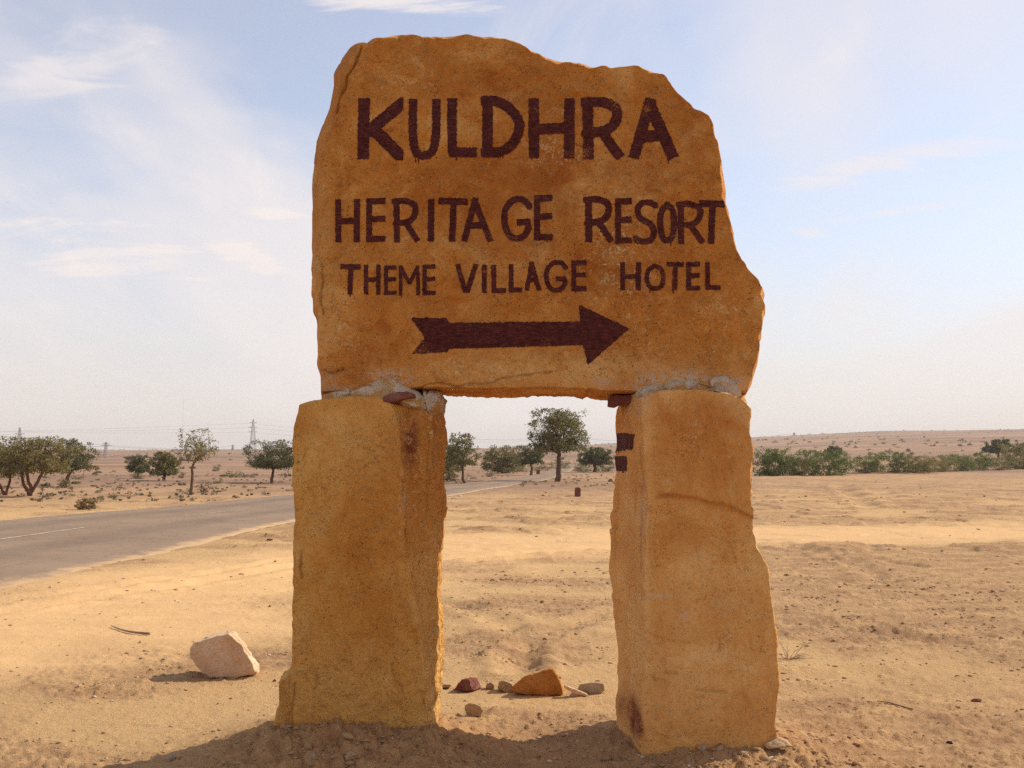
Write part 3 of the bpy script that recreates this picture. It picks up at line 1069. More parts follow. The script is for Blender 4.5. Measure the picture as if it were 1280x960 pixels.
# ---- painted letters: hand-brushed strokes laid on the uneven face
# strokes in a unit box (x right, y down); each stroke a list of points; 'r' = smooth curve
GLY = {
    'K': [[(0.14, 0), (0.12, 1)], [(1.12, 0.02), (0.22, 0.56)], [(0.28, 0.45), (1.10, 1.04)]],
    'U': ['r', [(0.14, 0), (0.13, 0.55), (0.22, 0.85), (0.48, 0.93), (0.75, 0.85), (0.86, 0.55), (0.87, 0)]],
    'L': [[(0.17, 0), (0.17, 0.95)], [(0.05, 0.925), (1, 0.925)]],
    'D': ['r', [(0.13, 0), (0.13, 1)], [(0.05, 0.07), (0.35, 0.08), (0.68, 0.22), (0.88, 0.48), (0.72, 0.78), (0.40, 0.92), (0.05, 0.93)]],
    'H': [[(0.12, 0), (0.13, 1)], [(0.88, 0), (0.87, 1)], [(0.1, 0.52), (0.9, 0.49)]],
    'R': ['r', [(0.13, 0), (0.15, 1)], [(0.05, 0.07), (0.45, 0.06), (0.78, 0.16), (0.79, 0.36), (0.58, 0.52), (0.1, 0.58)], [(0.46, 0.54), (0.9, 0.98)]],
    'A': [[(0.46, 0.0), (0.11, 0.98)], [(0.40, 0.03), (0.90, 0.98)], [(0.2, 0.64), (0.76, 0.60)]],
    'E': [[(0.17, 0), (0.16, 1)], [(0.05, 0.07), (1, 0.06)], [(0.1, 0.48), (0.98, 0.46)], [(0.05, 0.92), (1, 0.92)]],
    'I': [[(0.5, 0), (0.46, 1)]],
    'T': [[(0.0, 0.06), (1, 0.08)], [(0.52, 0.03), (0.46, 1)]],
    'G': ['r', [(0.93, 0.22), (0.74, 0.07), (0.40, 0.08), (0.14, 0.32), (0.15, 0.68), (0.36, 0.92), (0.70, 0.92), (0.90, 0.74), (0.88, 0.56)], [(0.92, 0.58), (0.52, 0.58)]],
    'S': ['r', [(0.94, 0.12), (0.68, 0.06), (0.30, 0.08), (0.14, 0.24), (0.28, 0.42), (0.70, 0.54), (0.88, 0.72), (0.70, 0.92), (0.30, 0.94), (0.04, 0.88)]],
    'O': ['r', [(0.5, 0.07), (0.2, 0.24), (0.13, 0.55), (0.26, 0.86), (0.52, 0.93), (0.80, 0.82), (0.87, 0.48), (0.78, 0.2), (0.5, 0.07)]],
    'M': [[(0.10, 0), (0.10, 1)], [(0.10, 0.04), (0.52, 0.62)], [(0.50, 0.62), (0.88, 0.04)], [(0.88, 0), (0.90, 1)]],
    'V': [[(0.08, 0), (0.46, 0.97)], [(0.93, 0), (0.52, 0.97)]],
}
ROW1 = [('K', 447.5, 123, 502, 199, 15.5), ('U', 511, 125, 550.5, 200, 10.5), ('L', 559, 123, 596, 196, 11.5), ('D', 602.5, 121, 656, 196, 12.5),
        ('H', 660, 123, 719, 198, 13.5), ('R', 727.5, 123, 781, 199, 13), ('A', 785, 123, 848, 199.5, 14)]
ROW2 = [('H', 419, 249, 450, 303, 7.6), ('E', 457.5, 248, 482, 303, 7.6), ('R', 491, 248, 526, 303, 7.6), ('I', 534, 249, 544, 302, 8.4), ('T', 548, 248, 585, 302, 8.6),
        ('A', 575.5, 247, 617.5, 303, 8), ('G', 626, 246, 664, 301, 8), ('E', 667.5, 244, 690.5, 301, 8), ('R', 730.5, 246, 768, 303, 8.4), ('E', 769, 248, 790, 305, 7.6),
        ('S', 793, 250, 821, 305, 7.6), ('O', 822, 252, 845.5, 304, 7.6), ('R', 846, 252, 882, 305, 7.6), ('T', 874, 251, 906, 305, 8.4)]
ROW3 = [('T', 425.5, 331, 451, 368, 6.2), ('H', 455, 331, 475.5, 368, 5.6), ('E', 480, 332, 495.5, 369, 5), ('M', 498, 332, 525.5, 369, 4.6), ('E', 528, 331, 544.5, 369, 5.6),
        ('V', 569.5, 330, 597, 367, 6), ('I', 601, 331, 610, 366, 6), ('L', 614, 331, 632.5, 366, 6), ('L', 636, 330, 652.5, 365, 6), ('A', 656, 327, 676, 364, 5.6),
        ('G', 679.5, 326, 709, 365, 6), ('E', 714, 326, 733, 364, 6), ('H', 775, 328, 801, 363, 6), ('O', 805, 330, 832.5, 363, 5.8), ('T', 833, 328, 855, 363, 6),
        ('E', 858, 328, 875, 363, 6), ('L', 881, 328, 901, 362, 5.6)]


def curve_pts(P, n=28):
    P = np.array(P, float)
    Q = np.concatenate([[2 * P[0] - P[1]], P, [2 * P[-1] - P[-2]]])
    out = []
    m = max(2, n // (len(P) - 1))
    for i in range(1, len(Q) - 2):
        for t in np.linspace(0, 1, m, endpoint=False):
            a, b, c_, d = Q[i - 1:i + 3]
            out.append(0.5 * (2 * b + (c_ - a) * t + (2 * a - 5 * b + 4 * c_ - d) * t * t + (3 * b - a - 3 * c_ + d) * t ** 3))
    out.append(P[-1])
    return np.array(out)


def seg_box(gx, gy, a, b, w, ends=True):
    """signed distance to a flat-ended brush stroke"""
    ab = b - a
    L = np.hypot(*ab) + 1e-9
    t = ab / L
    dx, dy = gx - (a[0] + b[0]) / 2, gy - (a[1] + b[1]) / 2
    u = np.abs(dx * t[0] + dy * t[1]) - L / 2
    v_ = np.abs(-dx * t[1] + dy * t[0]) - w / 2
    return np.maximum(u, v_)


def clip_mesh(gx, gy, sd, name, conform):
    """triangles of the region sd<0 on a regular grid, cut along its edge"""
    ny, nx_ = sd.shape
    idx = np.arange(ny * nx_).reshape(ny, nx_)
    quads_ = np.stack([idx[:-1, :-1], idx[:-1, 1:], idx[1:, 1:], idx[1:, :-1]], -1).reshape(-1, 4)
    s = sd.ravel()
    ins = (s[quads_] < 0)
    full = quads_[ins.all(1)]
    part = quads_[ins.any(1) & ~ins.all(1)]
    V = [np.array([x, y]) for x, y in zip(gx.ravel(), gy.ravel())]
    cache, T = {}, []

    def cut(i, j):
        k = (min(i, j), max(i, j))
        if k not in cache:
            f = s[i] / (s[i] - s[j])
            V.append(V[i] + (V[j] - V[i]) * f)
            cache[k] = len(V) - 1
        return cache[k]
    for q in part:
        for tri in ((q[0], q[1], q[2]), (q[0], q[2], q[3])):
            poly = []
            for k in range(3):
                i, j = tri[k], tri[(k + 1) % 3]
                if s[i] < 0:
                    poly.append(i)
                if (s[i] < 0) != (s[j] < 0):
                    poly.append(cut(i, j))
            for k in range(1, len(poly) - 1):
                T.append((poly[0], poly[k], poly[k + 1]))
    V = np.array(V)
    used = np.unique(np.concatenate([full.ravel(), np.array(T, int).ravel()]))
    remap = np.full(len(V), -1)
    remap[used] = np.arange(len(used))
    W = conform(V[used])
    return mesh_np(name, W, remap[full] if len(full) else None, remap[np.array(T)] if T else None)


YL = SL.yf
_d_top = None


def on_slab(P):
    out = np.array([at(a, b, YL) for a, b in P])
    y = SL.front_y(out[:, 0], out[:, 2])
    # keep the pixel position true on the uneven face
    out = np.array([at(a, b, yy) for (a, b), yy in zip(P, y)])
    out[:, 1] = SL.front_y(out[:, 0], out[:, 2]) - 0.0022
    return out - ORG


lrng = np.random.RandomState(21)


def paint_letter(ch, x0, y0, x1, y1, w):
    st = 0.9 if w > 9 else 0.75
    pad = 7
    gx, gy = np.meshgrid(np.arange(x0 - pad, x1 + pad, st), np.arange(y0 - pad, y1 + pad + 6, st))
    sd = np.full(gx.shape, 1e3)
    curved = False
    for g in GLY[ch]:
        if g == 'r':
            curved = True
            continue
        P = np.array([(x0 + a * (x1 - x0), y0 + b * (y1 - y0)) for a, b in g])
        if curved and len(P) > 2:
            P = curve_pts(P, 30)
            for a, b in zip(P[:-1], P[1:]):
                ab = b - a
                t = np.clip(((gx - a[0]) * ab[0] + (gy - a[1]) * ab[1]) / (ab @ ab + 1e-9), 0, 1)
                sd = np.minimum(sd, np.hypot(gx - a[0] - t * ab[0], gy - a[1] - t * ab[1]) - w / 2)
        else:
            for a, b in zip(P[:-1], P[1:]):
                sd = np.minimum(sd, seg_box(gx, gy, a, b, w * lrng.uniform(0.94, 1.06)))
    sd = np.where((gy < y0 - 1) | (gx < x0 - 1.5) | (gx > x1 + 1.5), np.maximum(sd, np.maximum(np.maximum(x0 - 1.5 - gx, gx - x1 - 1.5), y0 - 1 - gy)), sd)
    sd = np.maximum(sd, gy - y1 - 1.0)
    for _ in range(lrng.randint(1, 4)):           # drips under the stroke
        if lrng.uniform() < (0.8 if w > 9 else 0.35):
            xx = x0 + lrng.uniform(0.05, 0.9) * (x1 - x0)
            yb = y1 + lrng.uniform(1.5, 5.5)
            below = np.array([xx, y1 - 6.0])
            k = np.hypot(gx - below[0], gy - below[1])
            if sd.ravel()[np.argmin(k)] < 0:
                sd = np.minimum(sd, seg_box(gx, gy, below, np.array([xx + lrng.uniform(-0.6, 0.6), yb]), 1.3))
    rn = 0.85 * noise2(gx / 3.6, gy / 3.6) + 0.55 * noise2(gx / 1.5 + 9, gy / 1.5)
    sd = sd + rn * (1.15 if w > 9 else 0.8)
    return clip_mesh(gx, gy, sd, 'letter', on_slab)


for row in (ROW1, ROW2, ROW3):
    for (ch, x0, y0, x1, y1, w) in row:
        link('letter', paint_letter(ch, x0, y0, x1, y1, w), MAT['paint'], slab_obj)


def poly_sd(gx, gy, P):
    P = np.array(P, float)
    d = np.full(gx.shape, 1e9)
    inside = np.zeros(gx.shape, bool)
    for a, b in zip(P, np.roll(P, -1, axis=0)):
        ab = b - a
        t = np.clip(((gx - a[0]) * ab[0] + (gy - a[1]) * ab[1]) / (ab @ ab + 1e-9), 0, 1)
        d = np.minimum(d, np.hypot(gx - a[0] - t * ab[0], gy - a[1] - t * ab[1]))
        cr = ((a[1] > gy) != (b[1] > gy)) & (gx < (b[0] - a[0]) * (gy - a[1]) / (b[1] - a[1] + 1e-9) + a[0])
        inside ^= cr
    return np.where(inside, -d, d)


ARROW = [(513, 397), (558, 397.5), (562, 403.5), (640, 402.5), (725, 402), (723.5, 381), (787, 410.5), (735, 456), (728.5, 431.5), (640, 434), (561, 436), (559, 440), (515, 442.5), (531, 422)]
gx, gy = np.meshgrid(np.arange(505, 795, 0.9), np.arange(373, 464, 0.9))
sd = poly_sd(gx, gy, ARROW) + 0.9 * noise2(gx / 3.2, gy / 5.0) + 0.9 * noise2(gx / 1.2, gy / 3.0)
o = link('arrow', clip_mesh(gx, gy, sd, 'arrow', on_slab), MAT['paint'], slab_obj)
o['label'] = 'dark maroon painted arrow pointing right'


# ---- pillars: horizontal sections between corner lines read off the photograph
def pillar(name, corners, z0, ztop, nz, counts, seed, amps):
    """corners: list of (Y, [(px,row)...]); section polygon goes front-left, front-right, ... anticlockwise seen from above"""
    zs = np.linspace(0, 1, nz)
    lines = []
    jr = np.random.RandomState(int(seed))
    for Y, pts in corners:
        W = np.array([at(px_, py_, Y) for px_, py_ in pts])
        o_ = np.argsort(W[:, 2])
        zk = np.sort(np.concatenate([np.linspace(-0.3, 2.0, 24), jr.uniform(-0.3, 2.0, 26)]))
        xk = np.interp(zk, W[o_, 2], W[o_, 0]) + jr.uniform(-1, 1, len(zk)) * 0.007
        lines.append((Y, zk, xk))
    sec = []
    for s in zs:
        z = z0 + s * (ztop[0] - z0)
        C = np.array([(np.interp(z, lz, lx), Y) for Y, lz, lx in lines])
        pts, nr, am = [], [], []
        for k in range(len(C)):
            a, b = C[k], C[(k + 1) % len(C)]
            t = np.linspace(0, 1, counts[k], endpoint=False)
            pts.append(a + (b - a) * t[:, None])
            e = (b - a) / (np.linalg.norm(b - a) + 1e-9)
            nr.append(np.tile([e[1], -e[0]], (counts[k], 1)))
            am.append(np.full(counts[k], amps[k]))
        pts = np.concatenate(pts)
        nr = np.concatenate(nr)
        am = np.concatenate(am)
        for _ in range(4):
            nr = nr + np.roll(nr, 1, 0) + np.roll(nr, -1, 0)
            am = (am + np.roll(am, 1) + np.roll(am, -1)) / 3
        for _ in range(1):
            pts = 0.25 * np.roll(pts, 1, 0) + 0.5 * pts + 0.25 * np.roll(pts, -1, 0)
        nr /= np.linalg.norm(nr, axis=1)[:, None]
        sec.append((pts, nr, am))
    P = np.array([s[0] for s in sec])
    Nn = np.array([s[1] for s in sec])
    A = np.array([s[2] for s in sec])
    n = P.shape[1]
    topz = ztop[1](P[-1, :, 0], P[-1, :, 1])
    Z = z0 + zs[:, None] * (topz[None, :] - z0)
    V = np.stack([P[..., 0], P[..., 1], Z], -1)
    sc = V * np.array([1, 1, 0.6]) + seed
    disp = 0.016 * fbm3(sc, 2.6, 3, 0.55) + 0.0075 * fbm3(sc, 9.0, 3, 0.6) + 0.004 * np.maximum(0, fbm3(sc, 26.0, 2))
    pt_ = fbm3(V * np.array([1, 1, 0.45]) + seed + 2.2, 4.2, 3, 0.6)
    disp = disp + 0.007 * sstep(0.08, 0.2, pt_) - 0.006 * sstep(-0.18, -0.29, pt_)
    ridg = 1 - np.abs(fbm3(V * np.array([1, 1, 0.25]) + seed, 9.0, 3, 0.6))
    disp = disp * A + (A > 1.2) * (A - 1.0) * 0.016 * (ridg - 0.6) + (A - 0.4) * 0.004 * fbm3(V + seed, 40, 2)
    V[..., 0] += Nn[..., 0] * disp
    V[..., 1] += Nn[..., 1] * disp
    # broken upper rim
    rim = sstep(0.93, 1.0, zs)[:, None]
    cxy = V[-1, :, :2].mean(0)
    V[..., 0] += (cxy[0] - V[..., 0]) * rim * 0.015
    V[..., 1] += (cxy[1] - V[..., 1]) * rim * 0.06
    V = V.reshape(-1, 3)
    cap = []
    last = V[-n:]
    for f in np.linspace(0.94, 0.02, 14):
        c3 = np.append(cxy, 0)
        p_ = last.copy()
        p_[:, :2] = cxy + (last[:, :2] - cxy) * f
        p_[:, 2] = last[:, 2] * f + (1 - f) * ztop[2] + 0.008 * fbm3(p_ + seed, 9, 3)
        cap.append(p_)
    V = np.concatenate([V] + cap)
    rows = nz + 14
    Q = grid_quads(n, rows, True)
    return V, Q


def faces_in(V, Q, polys, yr=None):
    c_ = V[Q].mean(1)
    px_, py_ = project(c_)
    nrm = np.cross(V[Q[:, 1]] - V[Q[:, 0]], V[Q[:, 3]] - V[Q[:, 0]])
    view = c_ - np.array([0, 0, CAM_H])
    facing = (nrm * view).sum(1) < 0
    out = []
    for P in polys:
        s_ = poly_sd(px_, py_, P) + 1.0 * noise2(px_ / 3, py_ / 3)
        out.append(Q[(s_ < 0) & facing])
    return out


def raise_faces(V, Qs, off):
    used = np.unique(Qs)
    nv = np.zeros_like(V)
    nrm = np.cross(V[Qs[:, 1]] - V[Qs[:, 0]], V[Qs[:, 3]] - V[Qs[:, 0]])
    nrm /= np.linalg.norm(nrm, axis=1)[:, None] + 1e-12
    for k in range(4):
        np.add.at(nv, Qs[:, k], nrm)
    nv /= np.linalg.norm(nv, axis=1)[:, None] + 1e-12
    remap = np.full(len(V), -1)
    remap[used] = np.arange(len(used))
    return V[used] + nv[used] * off, remap[Qs]


def top_left(X, Y):
    f = sstep(5.15, 5.45, Y)
    xs = [at(p, 505, 5.15)[0] for p in (364, 374, 400, 440, 480, 500, 530)]
    zr = [at(p, r_, 5.15)[2] for p, r_ in ((364, 513), (374, 505), (400, 500), (440, 496), (480, 499), (500, 512), (530, 512))]
    zf = np.interp(X, xs, zr)
    f = f * sstep(at(398, 500, 5.3)[0], at(420, 500, 5.3)[0], X)
    return zf * (1 - f) + 1.86 * f


left_c = [
    (5.15, [(372, 500), (366, 520), (364, 560), (368, 640), (364, 680), (365, 740), (364, 840), (363, 880), (362, 920), (360, 960)]),
    (5.16, [(488, 500), (497, 525), (501, 570), (506, 620), (511, 700), (520, 760), (530, 820), (537, 900), (538, 960)]),
    (5.205, [(492, 500), (501, 525), (505, 570), (510, 620), (515, 700), (524, 760), (533, 820), (539, 900), (540, 960)]),
    (5.29, [(538, 500), (538, 560), (538, 640), (540, 720), (541, 820), (543, 880), (545, 960)]),
    (5.55, [(551, 495), (551, 528), (556, 560), (558, 610), (556, 670), (553, 720), (551, 800), (550, 885), (550, 960)]),
    (5.62, [(470, 500), (470, 960)]),
    (5.50, [(386, 500), (384, 960)]),
]
V, Q = pillar('pillar', left_c, -0.12, (1.80, top_left, 1.87), 230, [150, 22, 50, 90, 40, 30, 50], 3.0, [0.85, 0.8, 0.8, 1.35, 1.2, 1.0, 1.0])
px, py = project(V)


def split(lines, w_px, depth):
    wob = 3.0 * fbm3(V, 9.0, 3)
    g = np.zeros(len(V))
    for L_ in lines:
        g = np.maximum(g, np.exp(-(dist_poly(px + wob, py, np.array(L_, float)) / w_px) ** 2))
    g = g * (V[:, 1] < 5.32)
    V[:, 1] += depth * g
    return 0.42 * g


gv = split([[(378, 690), (378, 722)], [(366, 855), (363, 910)], [(503, 600), (509, 690)], [(533, 520), (535, 600), (534, 640)], [(395, 845), (392, 862)]], 1.6, 0.008)
pn = fbm3(V, 7.0, 4, 0.6)
rightface = sstep(500, 512, px - (py - 560) * 0.08)
att = {
    'pale': np.clip(0.35 * blob(px, py, 440, 560, 70, 60) * (1 + pn) + 0.30 * blob(px, py, 420, 860, 60, 40) + 0.25 * rightface * (py > 640), 0, 1),
    'rust': np.clip(0.6 * blob(px, py, 460, 690, 60, 90) * (1 + 0.8 * pn) + 0.4 * blob(px, py, 480, 780, 40, 50) + 0.5 * blob(px, py, 382, 530, 22, 22) + 0.35 * blob(px, py, 480, 600, 50, 60) + 0.55 * rightface * (1 - sstep(640, 760, py)), 0, 0.9),
    'red': np.clip(1.1 * blob(px, py, 513, 555, 11, 32) * (1 + pn) + 0.35 * blob(px, py, 540, 540, 4, 40) + 0.3 * blob(px, py, 508, 525, 14, 14), 0, 1),
    'flake': np.clip(blob(px, py, 545, 520, 10, 30) + 0.8 * blob(px, py, 503, 640, 6, 60) + 0.4 * rightface, 0, 1),
    'lime': np.clip(0.9 * blob(px, py, 540, 508, 12, 10) + 0.7 * blob(px, py, 505, 625, 4, 14) + 0.6 * blob(px, py, 530, 505, 12, 10), 0, 1), 'groove': gv}
pl = link('pillar', mesh_np('pillar', V - ORG, Q, None, att), MAT['pillar'], sign)
pl['label'] = 'broad left pillar of yellow ochre sandstone with rust red patch on its inner side'
# the split layer standing off its left edge
FL = StarSlab([(364, 836), (356, 843), (351, 845), (350, 880), (344, 900), (341, 940), (350, 990), (385, 990), (392, 900), (388, 850)], 5.30, 5.235, 5.42, lambda t: 0.02, n=160, rings=30, seed=4.0, edge_amp=0.008)
V, Q, T = FL.build('stone_flake')
zz = np.zeros(len(V))
link('stone_flake', mesh_np('stone_flake', V - ORG, Q[:, ::-1], T[:, ::-1], {'pale': zz + 0.2, 'rust': zz, 'red': zz, 'flake': zz, 'lime': zz, 'groove': zz}), MAT['pillar'], pl)


def top_right(X, Y):
    f = sstep(5.10, 5.40, Y)
    xs = [at(p, 505, 5.10)[0] for p in (795, 810, 840, 880, 915, 930, 942)]
    zr = [at(p, r_, 5.10)[2] for p, r_ in ((795, 500), (810, 492), (840, 488), (880, 487), (915, 493), (930, 498), (942, 512))]
    return np.interp(X, xs, zr) * (1 - f) + 1.86 * f


right_c = [
    (5.10, [(798, 490), (802, 530), (806, 580), (809, 620), (806, 660), (806, 720), (807, 800), (803, 860), (802, 900), (803, 950), (803, 1000)]),
    (5.12, [(938, 495), (940, 515), (939, 560), (940, 600), (943, 650), (947, 680), (955, 692), (962, 705), (964, 735), (966, 790), (970, 820), (973, 850), (971, 900), (972, 950), (974, 1000)]),
    (5.78, [(912, 495), (914, 560), (918, 680), (932, 740), (938, 850), (938, 1000)]),
    (5.86, [(805, 495), (805, 1000)]),
    (5.62, [(776, 495), (772, 525), (770, 560), (769, 600), (765, 650), (763, 690), (763, 730), (765, 770), (768, 800), (770, 840), (771, 880), (772, 910), (772, 1000)]),
]
V, Q = pillar('pillar', right_c, -0.16, (1.815, top_right, 1.87), 230, [150, 70, 40, 40, 60], 11.0, [0.75, 1.3, 1.0, 1.0, 0.7])
px, py = project(V)
front = V[:, 1] < 5.19
ln = np.interp(px, [815, 860, 890, 915, 945], [617, 622, 629, 634, 650]) + 3 * fbm3(V, 12.0, 3)
V[:, 1] -= front * 0.013 * sstep(818, 832, px) * (1 - sstep(-3, 1, py - ln)) * sstep(-95, -10, py - ln)
ln2 = np.interp(px, [805, 840, 880, 950], [792, 800, 806, 803]) + 4 * fbm3(V + 5, 9.0, 3)
gv = split([[(801, 555), (803, 620), (800, 690), (803, 710)], [(830, 842), (845, 842)], [(818, 851), (830, 851)], [(872, 863), (910, 866)], [(901, 800), (900, 815)], [(785, 860), (788, 900)], [(822, 622), (845, 619)]], 1.8, 0.007)
V[:, 1] -= front * 0.007 * (1 - sstep(-3, 1, py - ln2)) * sstep(-60, -10, py - ln2) * sstep(-0.1, 0.2, fbm3(V + 9, 4.0, 2))
pn = fbm3(V, 7.0, 4, 0.6)
crack = np.exp(-np.abs(py - np.interp(px, [825, 860, 890, 915, 940], [618, 622, 629, 634, 648]) - 3 * pn) / 2.5) * (px > 822)
att = {
    'pale': np.clip(0.30 * blob(px, py, 880, 830, 90, 90) + 0.35 * blob(px, py, 808, 700, 8, 200) + 0.2 * (px < 800), 0, 1),
    'rust': np.clip(0.7 * blob(px, py, 870, 520, 70, 30) * (1 + 0.8 * pn) + 0.75 * blob(px, py, 880, 575, 70, 45) * (1 + 0.6 * pn) + 0.5 * blob(px, py, 850, 665, 50, 30) + 0.4 * blob(px, py, 900, 760, 30, 60) + 0.45 * crack, 0, 0.95),
    'red': np.clip(0.6 * blob(px, py, 776, 880, 5, 14) + 0.2 * crack + 1.6 * blob(px, py, 794 + (py - 898) * 0.22, 898, 8, 24, 3.0) * (1 + 0.5 * pn), 0, 1),
    'flake': np.clip(blob(px, py, 865, 545, 14, 30) * 0.7 + 0.6 * blob(px, py, 806, 640, 5, 120), 0, 1),
    'lime': np.clip(0.6 * blob(px, py, 830, 745, 30, 3) + 0.5 * blob(px, py, 855, 770, 8, 8) + 0.7 * blob(px, py, 803, 640, 4, 25) + 0.7 * blob(px, py, 800, 500, 12, 14), 0, 1), 'groove': gv}
pr = link('pillar', mesh_np('pillar', V - ORG, Q, None, att), MAT['pillar_pale'], sign)
pr['label'] = 'smooth right pillar of orange sandstone with maroon paint dabs on its inner side'
for Qs in faces_in(V, Q, [[(769, 543), (783, 541), (793, 543), (791, 562), (780, 563), (769, 566)], [(769, 571), (784, 570), (784, 589), (778, 590), (768, 587)]]):
    if len(Qs):
        a_, b_ = raise_faces(V, Qs, 0.002)
        link('painted_mark', mesh_np('painted_mark', a_ - ORG, b_), MAT['paint'], pr)

# mortar in the joints and wedge stones
for k, (pts, yf, ym, yb) in enumerate((
        ([(402, 503), (402, 494), (415, 489), (432, 485), (447, 488), (462, 481), (474, 484), (474, 498), (450, 497), (430, 499)], 5.195, 5.235, 5.5),
        ([(456, 490), (464, 479), (476, 472), (494, 470), (506, 476), (517, 484), (526, 490), (532, 499), (534, 512), (526, 514), (505, 508), (480, 504), (462, 499)], 5.19, 5.24, 5.5),
        ([(516, 494), (530, 488), (548, 491), (552, 500), (548, 512), (538, 520), (530, 512), (524, 506)], 5.25, 5.32, 5.6),
        ([(792, 494), (796, 484), (806, 479), (822, 481), (842, 478), (862, 476), (866, 486), (850, 492), (815, 494), (800, 500)], 5.185, 5.225, 5.5),
        ([(848, 486), (860, 477), (884, 478), (905, 472), (920, 478), (929, 488), (930, 496), (920, 498), (905, 493), (880, 491), (860, 492)], 5.203, 5.222, 5.5))):
    S = StarSlab(pts, ym, yf, yb, lambda t: 0.030, n=260, rings=40, amp=0.9, seed=20.0 + k, edge_amp=0.015, flat_amp=3.0)
    V, Q, T = S.build('mortar')
    link('mortar', mesh_np('mortar', V - ORG, Q[:, ::-1], T[:, ::-1]), MAT['mortar'], sign)
for k, (pts, yf, ym, yb) in enumerate((
        ([(477, 502), (480, 495), (489, 491), (508, 490), (519, 492), (520, 497), (506, 499), (498, 503), (485, 504)], 5.165, 5.18, 5.3),
        ([(762, 507), (762, 496), (768, 493), (800, 492), (800, 506), (776, 506), (770, 509)], 5.30, 5.32, 5.5))):
    S = StarSlab(pts, ym, yf, yb, lambda t: 0.010, n=160, rings=26, amp=0.5, seed=40.0 + k, edge_amp=0.004, flat_amp=2.0)
    V, Q, T = S.build('wedge_stone')
    link('wedge_stone', mesh_np('wedge_stone', V - ORG, Q[:, ::-1], T[:, ::-1]), MAT['maroon_rock'], sign)
# ------------------------------------------------------------------ loose stones
def _ico(sub):
    bm = bmesh.new()
    bmesh.ops.create_icosphere(bm, subdivisions=sub, radius=1.0)
    V = np.array([v_.co[:] for v_ in bm.verts])
    T = np.array([[v_.index for v_ in f.verts] for f in bm.faces])
    bm.free()
    return V, T


ICO = {k: _ico(k) for k in (1, 2, 4, 5, 6)}


def hull_planes(P):
    bm = bmesh.new()
    for p in P:
        bm.verts.new(p)
    bmesh.ops.convex_hull(bm, input=bm.verts)
    bm.normal_update()
    pl_ = []
    c_ = np.mean(P, axis=0)
    for f in bm.faces:
        nrm = np.array(f.normal[:])
        dd = nrm @ (np.array(f.verts[0].co[:]) - c_)
        if dd < 0:
            nrm, dd = -nrm, -dd
        if dd > 1e-5:
            pl_.append((nrm, dd))
    bm.free()
    return c_, pl_


def rock_mesh(P, sub, seed, amp, name):
    """a broken stone with flat fracture faces through the given corner points"""
    P = np.asarray(P, float)
    c_, pl_ = hull_planes(P)
    D, T = ICO[sub]
    size = np.linalg.norm(P.max(0) - P.min(0))
    # fit the sample directions to the stone's shape so corners stay crisp
    ext_ = (P.max(0) - P.min(0)) / 2
    D2 = D * ext_
    D2 = D2 / np.linalg.norm(D2, axis=1)[:, None]
    r_ = np.full(len(D), 1e9)
    for nrm, dd in pl_:
        k = D2 @ nrm
        r_ = np.where(k > 1e-4, np.minimum(r_, dd / np.maximum(k, 1e-4)), r_)
    V = D2 * r_[:, None]
    pc = fbm3(V / size + seed + 5, 4.5, 3, 0.6)
    nz_ = amp * size * (0.55 * fbm3(V / size + seed, 3.0, 3, 0.55) + 0.34 * fbm3(V / size + seed, 14.0, 3, 0.6) + 0.5 * sstep(0.08, 0.16, pc) - 0.5 * sstep(-0.2, -0.28, pc))
    V = V * (1 + nz_ / (r_ + 1e-6))[:, None] + c_
    return V, T


def rock(name, label, P, mat, sub=5, seed=0.0, amp=0.03, group=None, sink=0.0):
    P = np.asarray(P, float)
    V, T = rock_mesh(P, sub, seed, amp, name)
    base = np.array([V[:, 0].mean(), V[:, 1].mean(), V[:, 2].min()])
    gz = ground_z(base[0], base[1])
    me_ = mesh_np(name, V - base, None, T)
    ob = link(name, me_, mat, None, (base[0], base[1], gz - sink))
    return tag(ob, label, 'rock', group)


def px_rock(front, back, yf, yb):
    """corner points from pixel outlines at two depths"""
    return [at(a, b, yf + (c_[0] if c_ else 0)) for a, b, *c_ in front] + [at(a, b, yb + (c_[0] if c_ else 0)) for a, b, *c_ in back]


def y_at_row(px_, row):
    return float(ground_hit(px_, row)[1])


Y0 = y_at_row(280, 848)
rock('boulder', 'pale pink angular boulder lying on sand left of the sign', px_rock(
    [(241, 803), (236, 821), (262, 847), (306, 845), (318, 838), (313, 822), (303, 806), (285, 792)],
    [(250, 802), (286, 787), (294, 789), (325, 830), (324, 841), (270, 838), (245, 815)], Y0, Y0 + 0.20),
    MAT['pink_rock'], 6, 1.3, 0.022, sink=0.012)
Y0 = y_at_row(672, 869)
rock('sandstone_lump', 'orange ochre angular stone lying between the sign pillars', px_rock(
    [(641, 866), (641, 858), (656, 846), (686, 835), (692, 836), (704, 866), (702, 869), (660, 869)],
    [(660, 846), (690, 835), (706, 862), (700, 865), (648, 862)], Y0, Y0 + 0.16), MAT['orange_rock'], 5, 4.1, 0.024, sink=0.012)
Y0 = y_at_row(586, 865)
rock('sandstone_lump', 'maroon stone lying near the foot of the left pillar', px_rock(
    [(566, 865), (573, 857), (578, 851), (586, 851), (590, 865)], [(596, 849), (602, 862), (598, 865), (575, 856), (588, 849)], Y0, Y0 + 0.12),
    MAT['maroon_rock'], 5, 7.7, 0.03, sink=0.01)
Y0 = y_at_row(632, 866)
rock('limestone_lump', 'dull beige blocky stone touching the left end of the orange stone', px_rock(
    [(622, 862), (623, 854), (629, 852), (640, 856), (641, 867), (634, 868)], [(625, 853), (640, 854), (641, 864), (624, 861)], Y0 + 0.02, Y0 + 0.13),
    MAT['beige_rock'], 5, 2.9, 0.03, sink=0.01)
Y0 = y_at_row(612, 861)
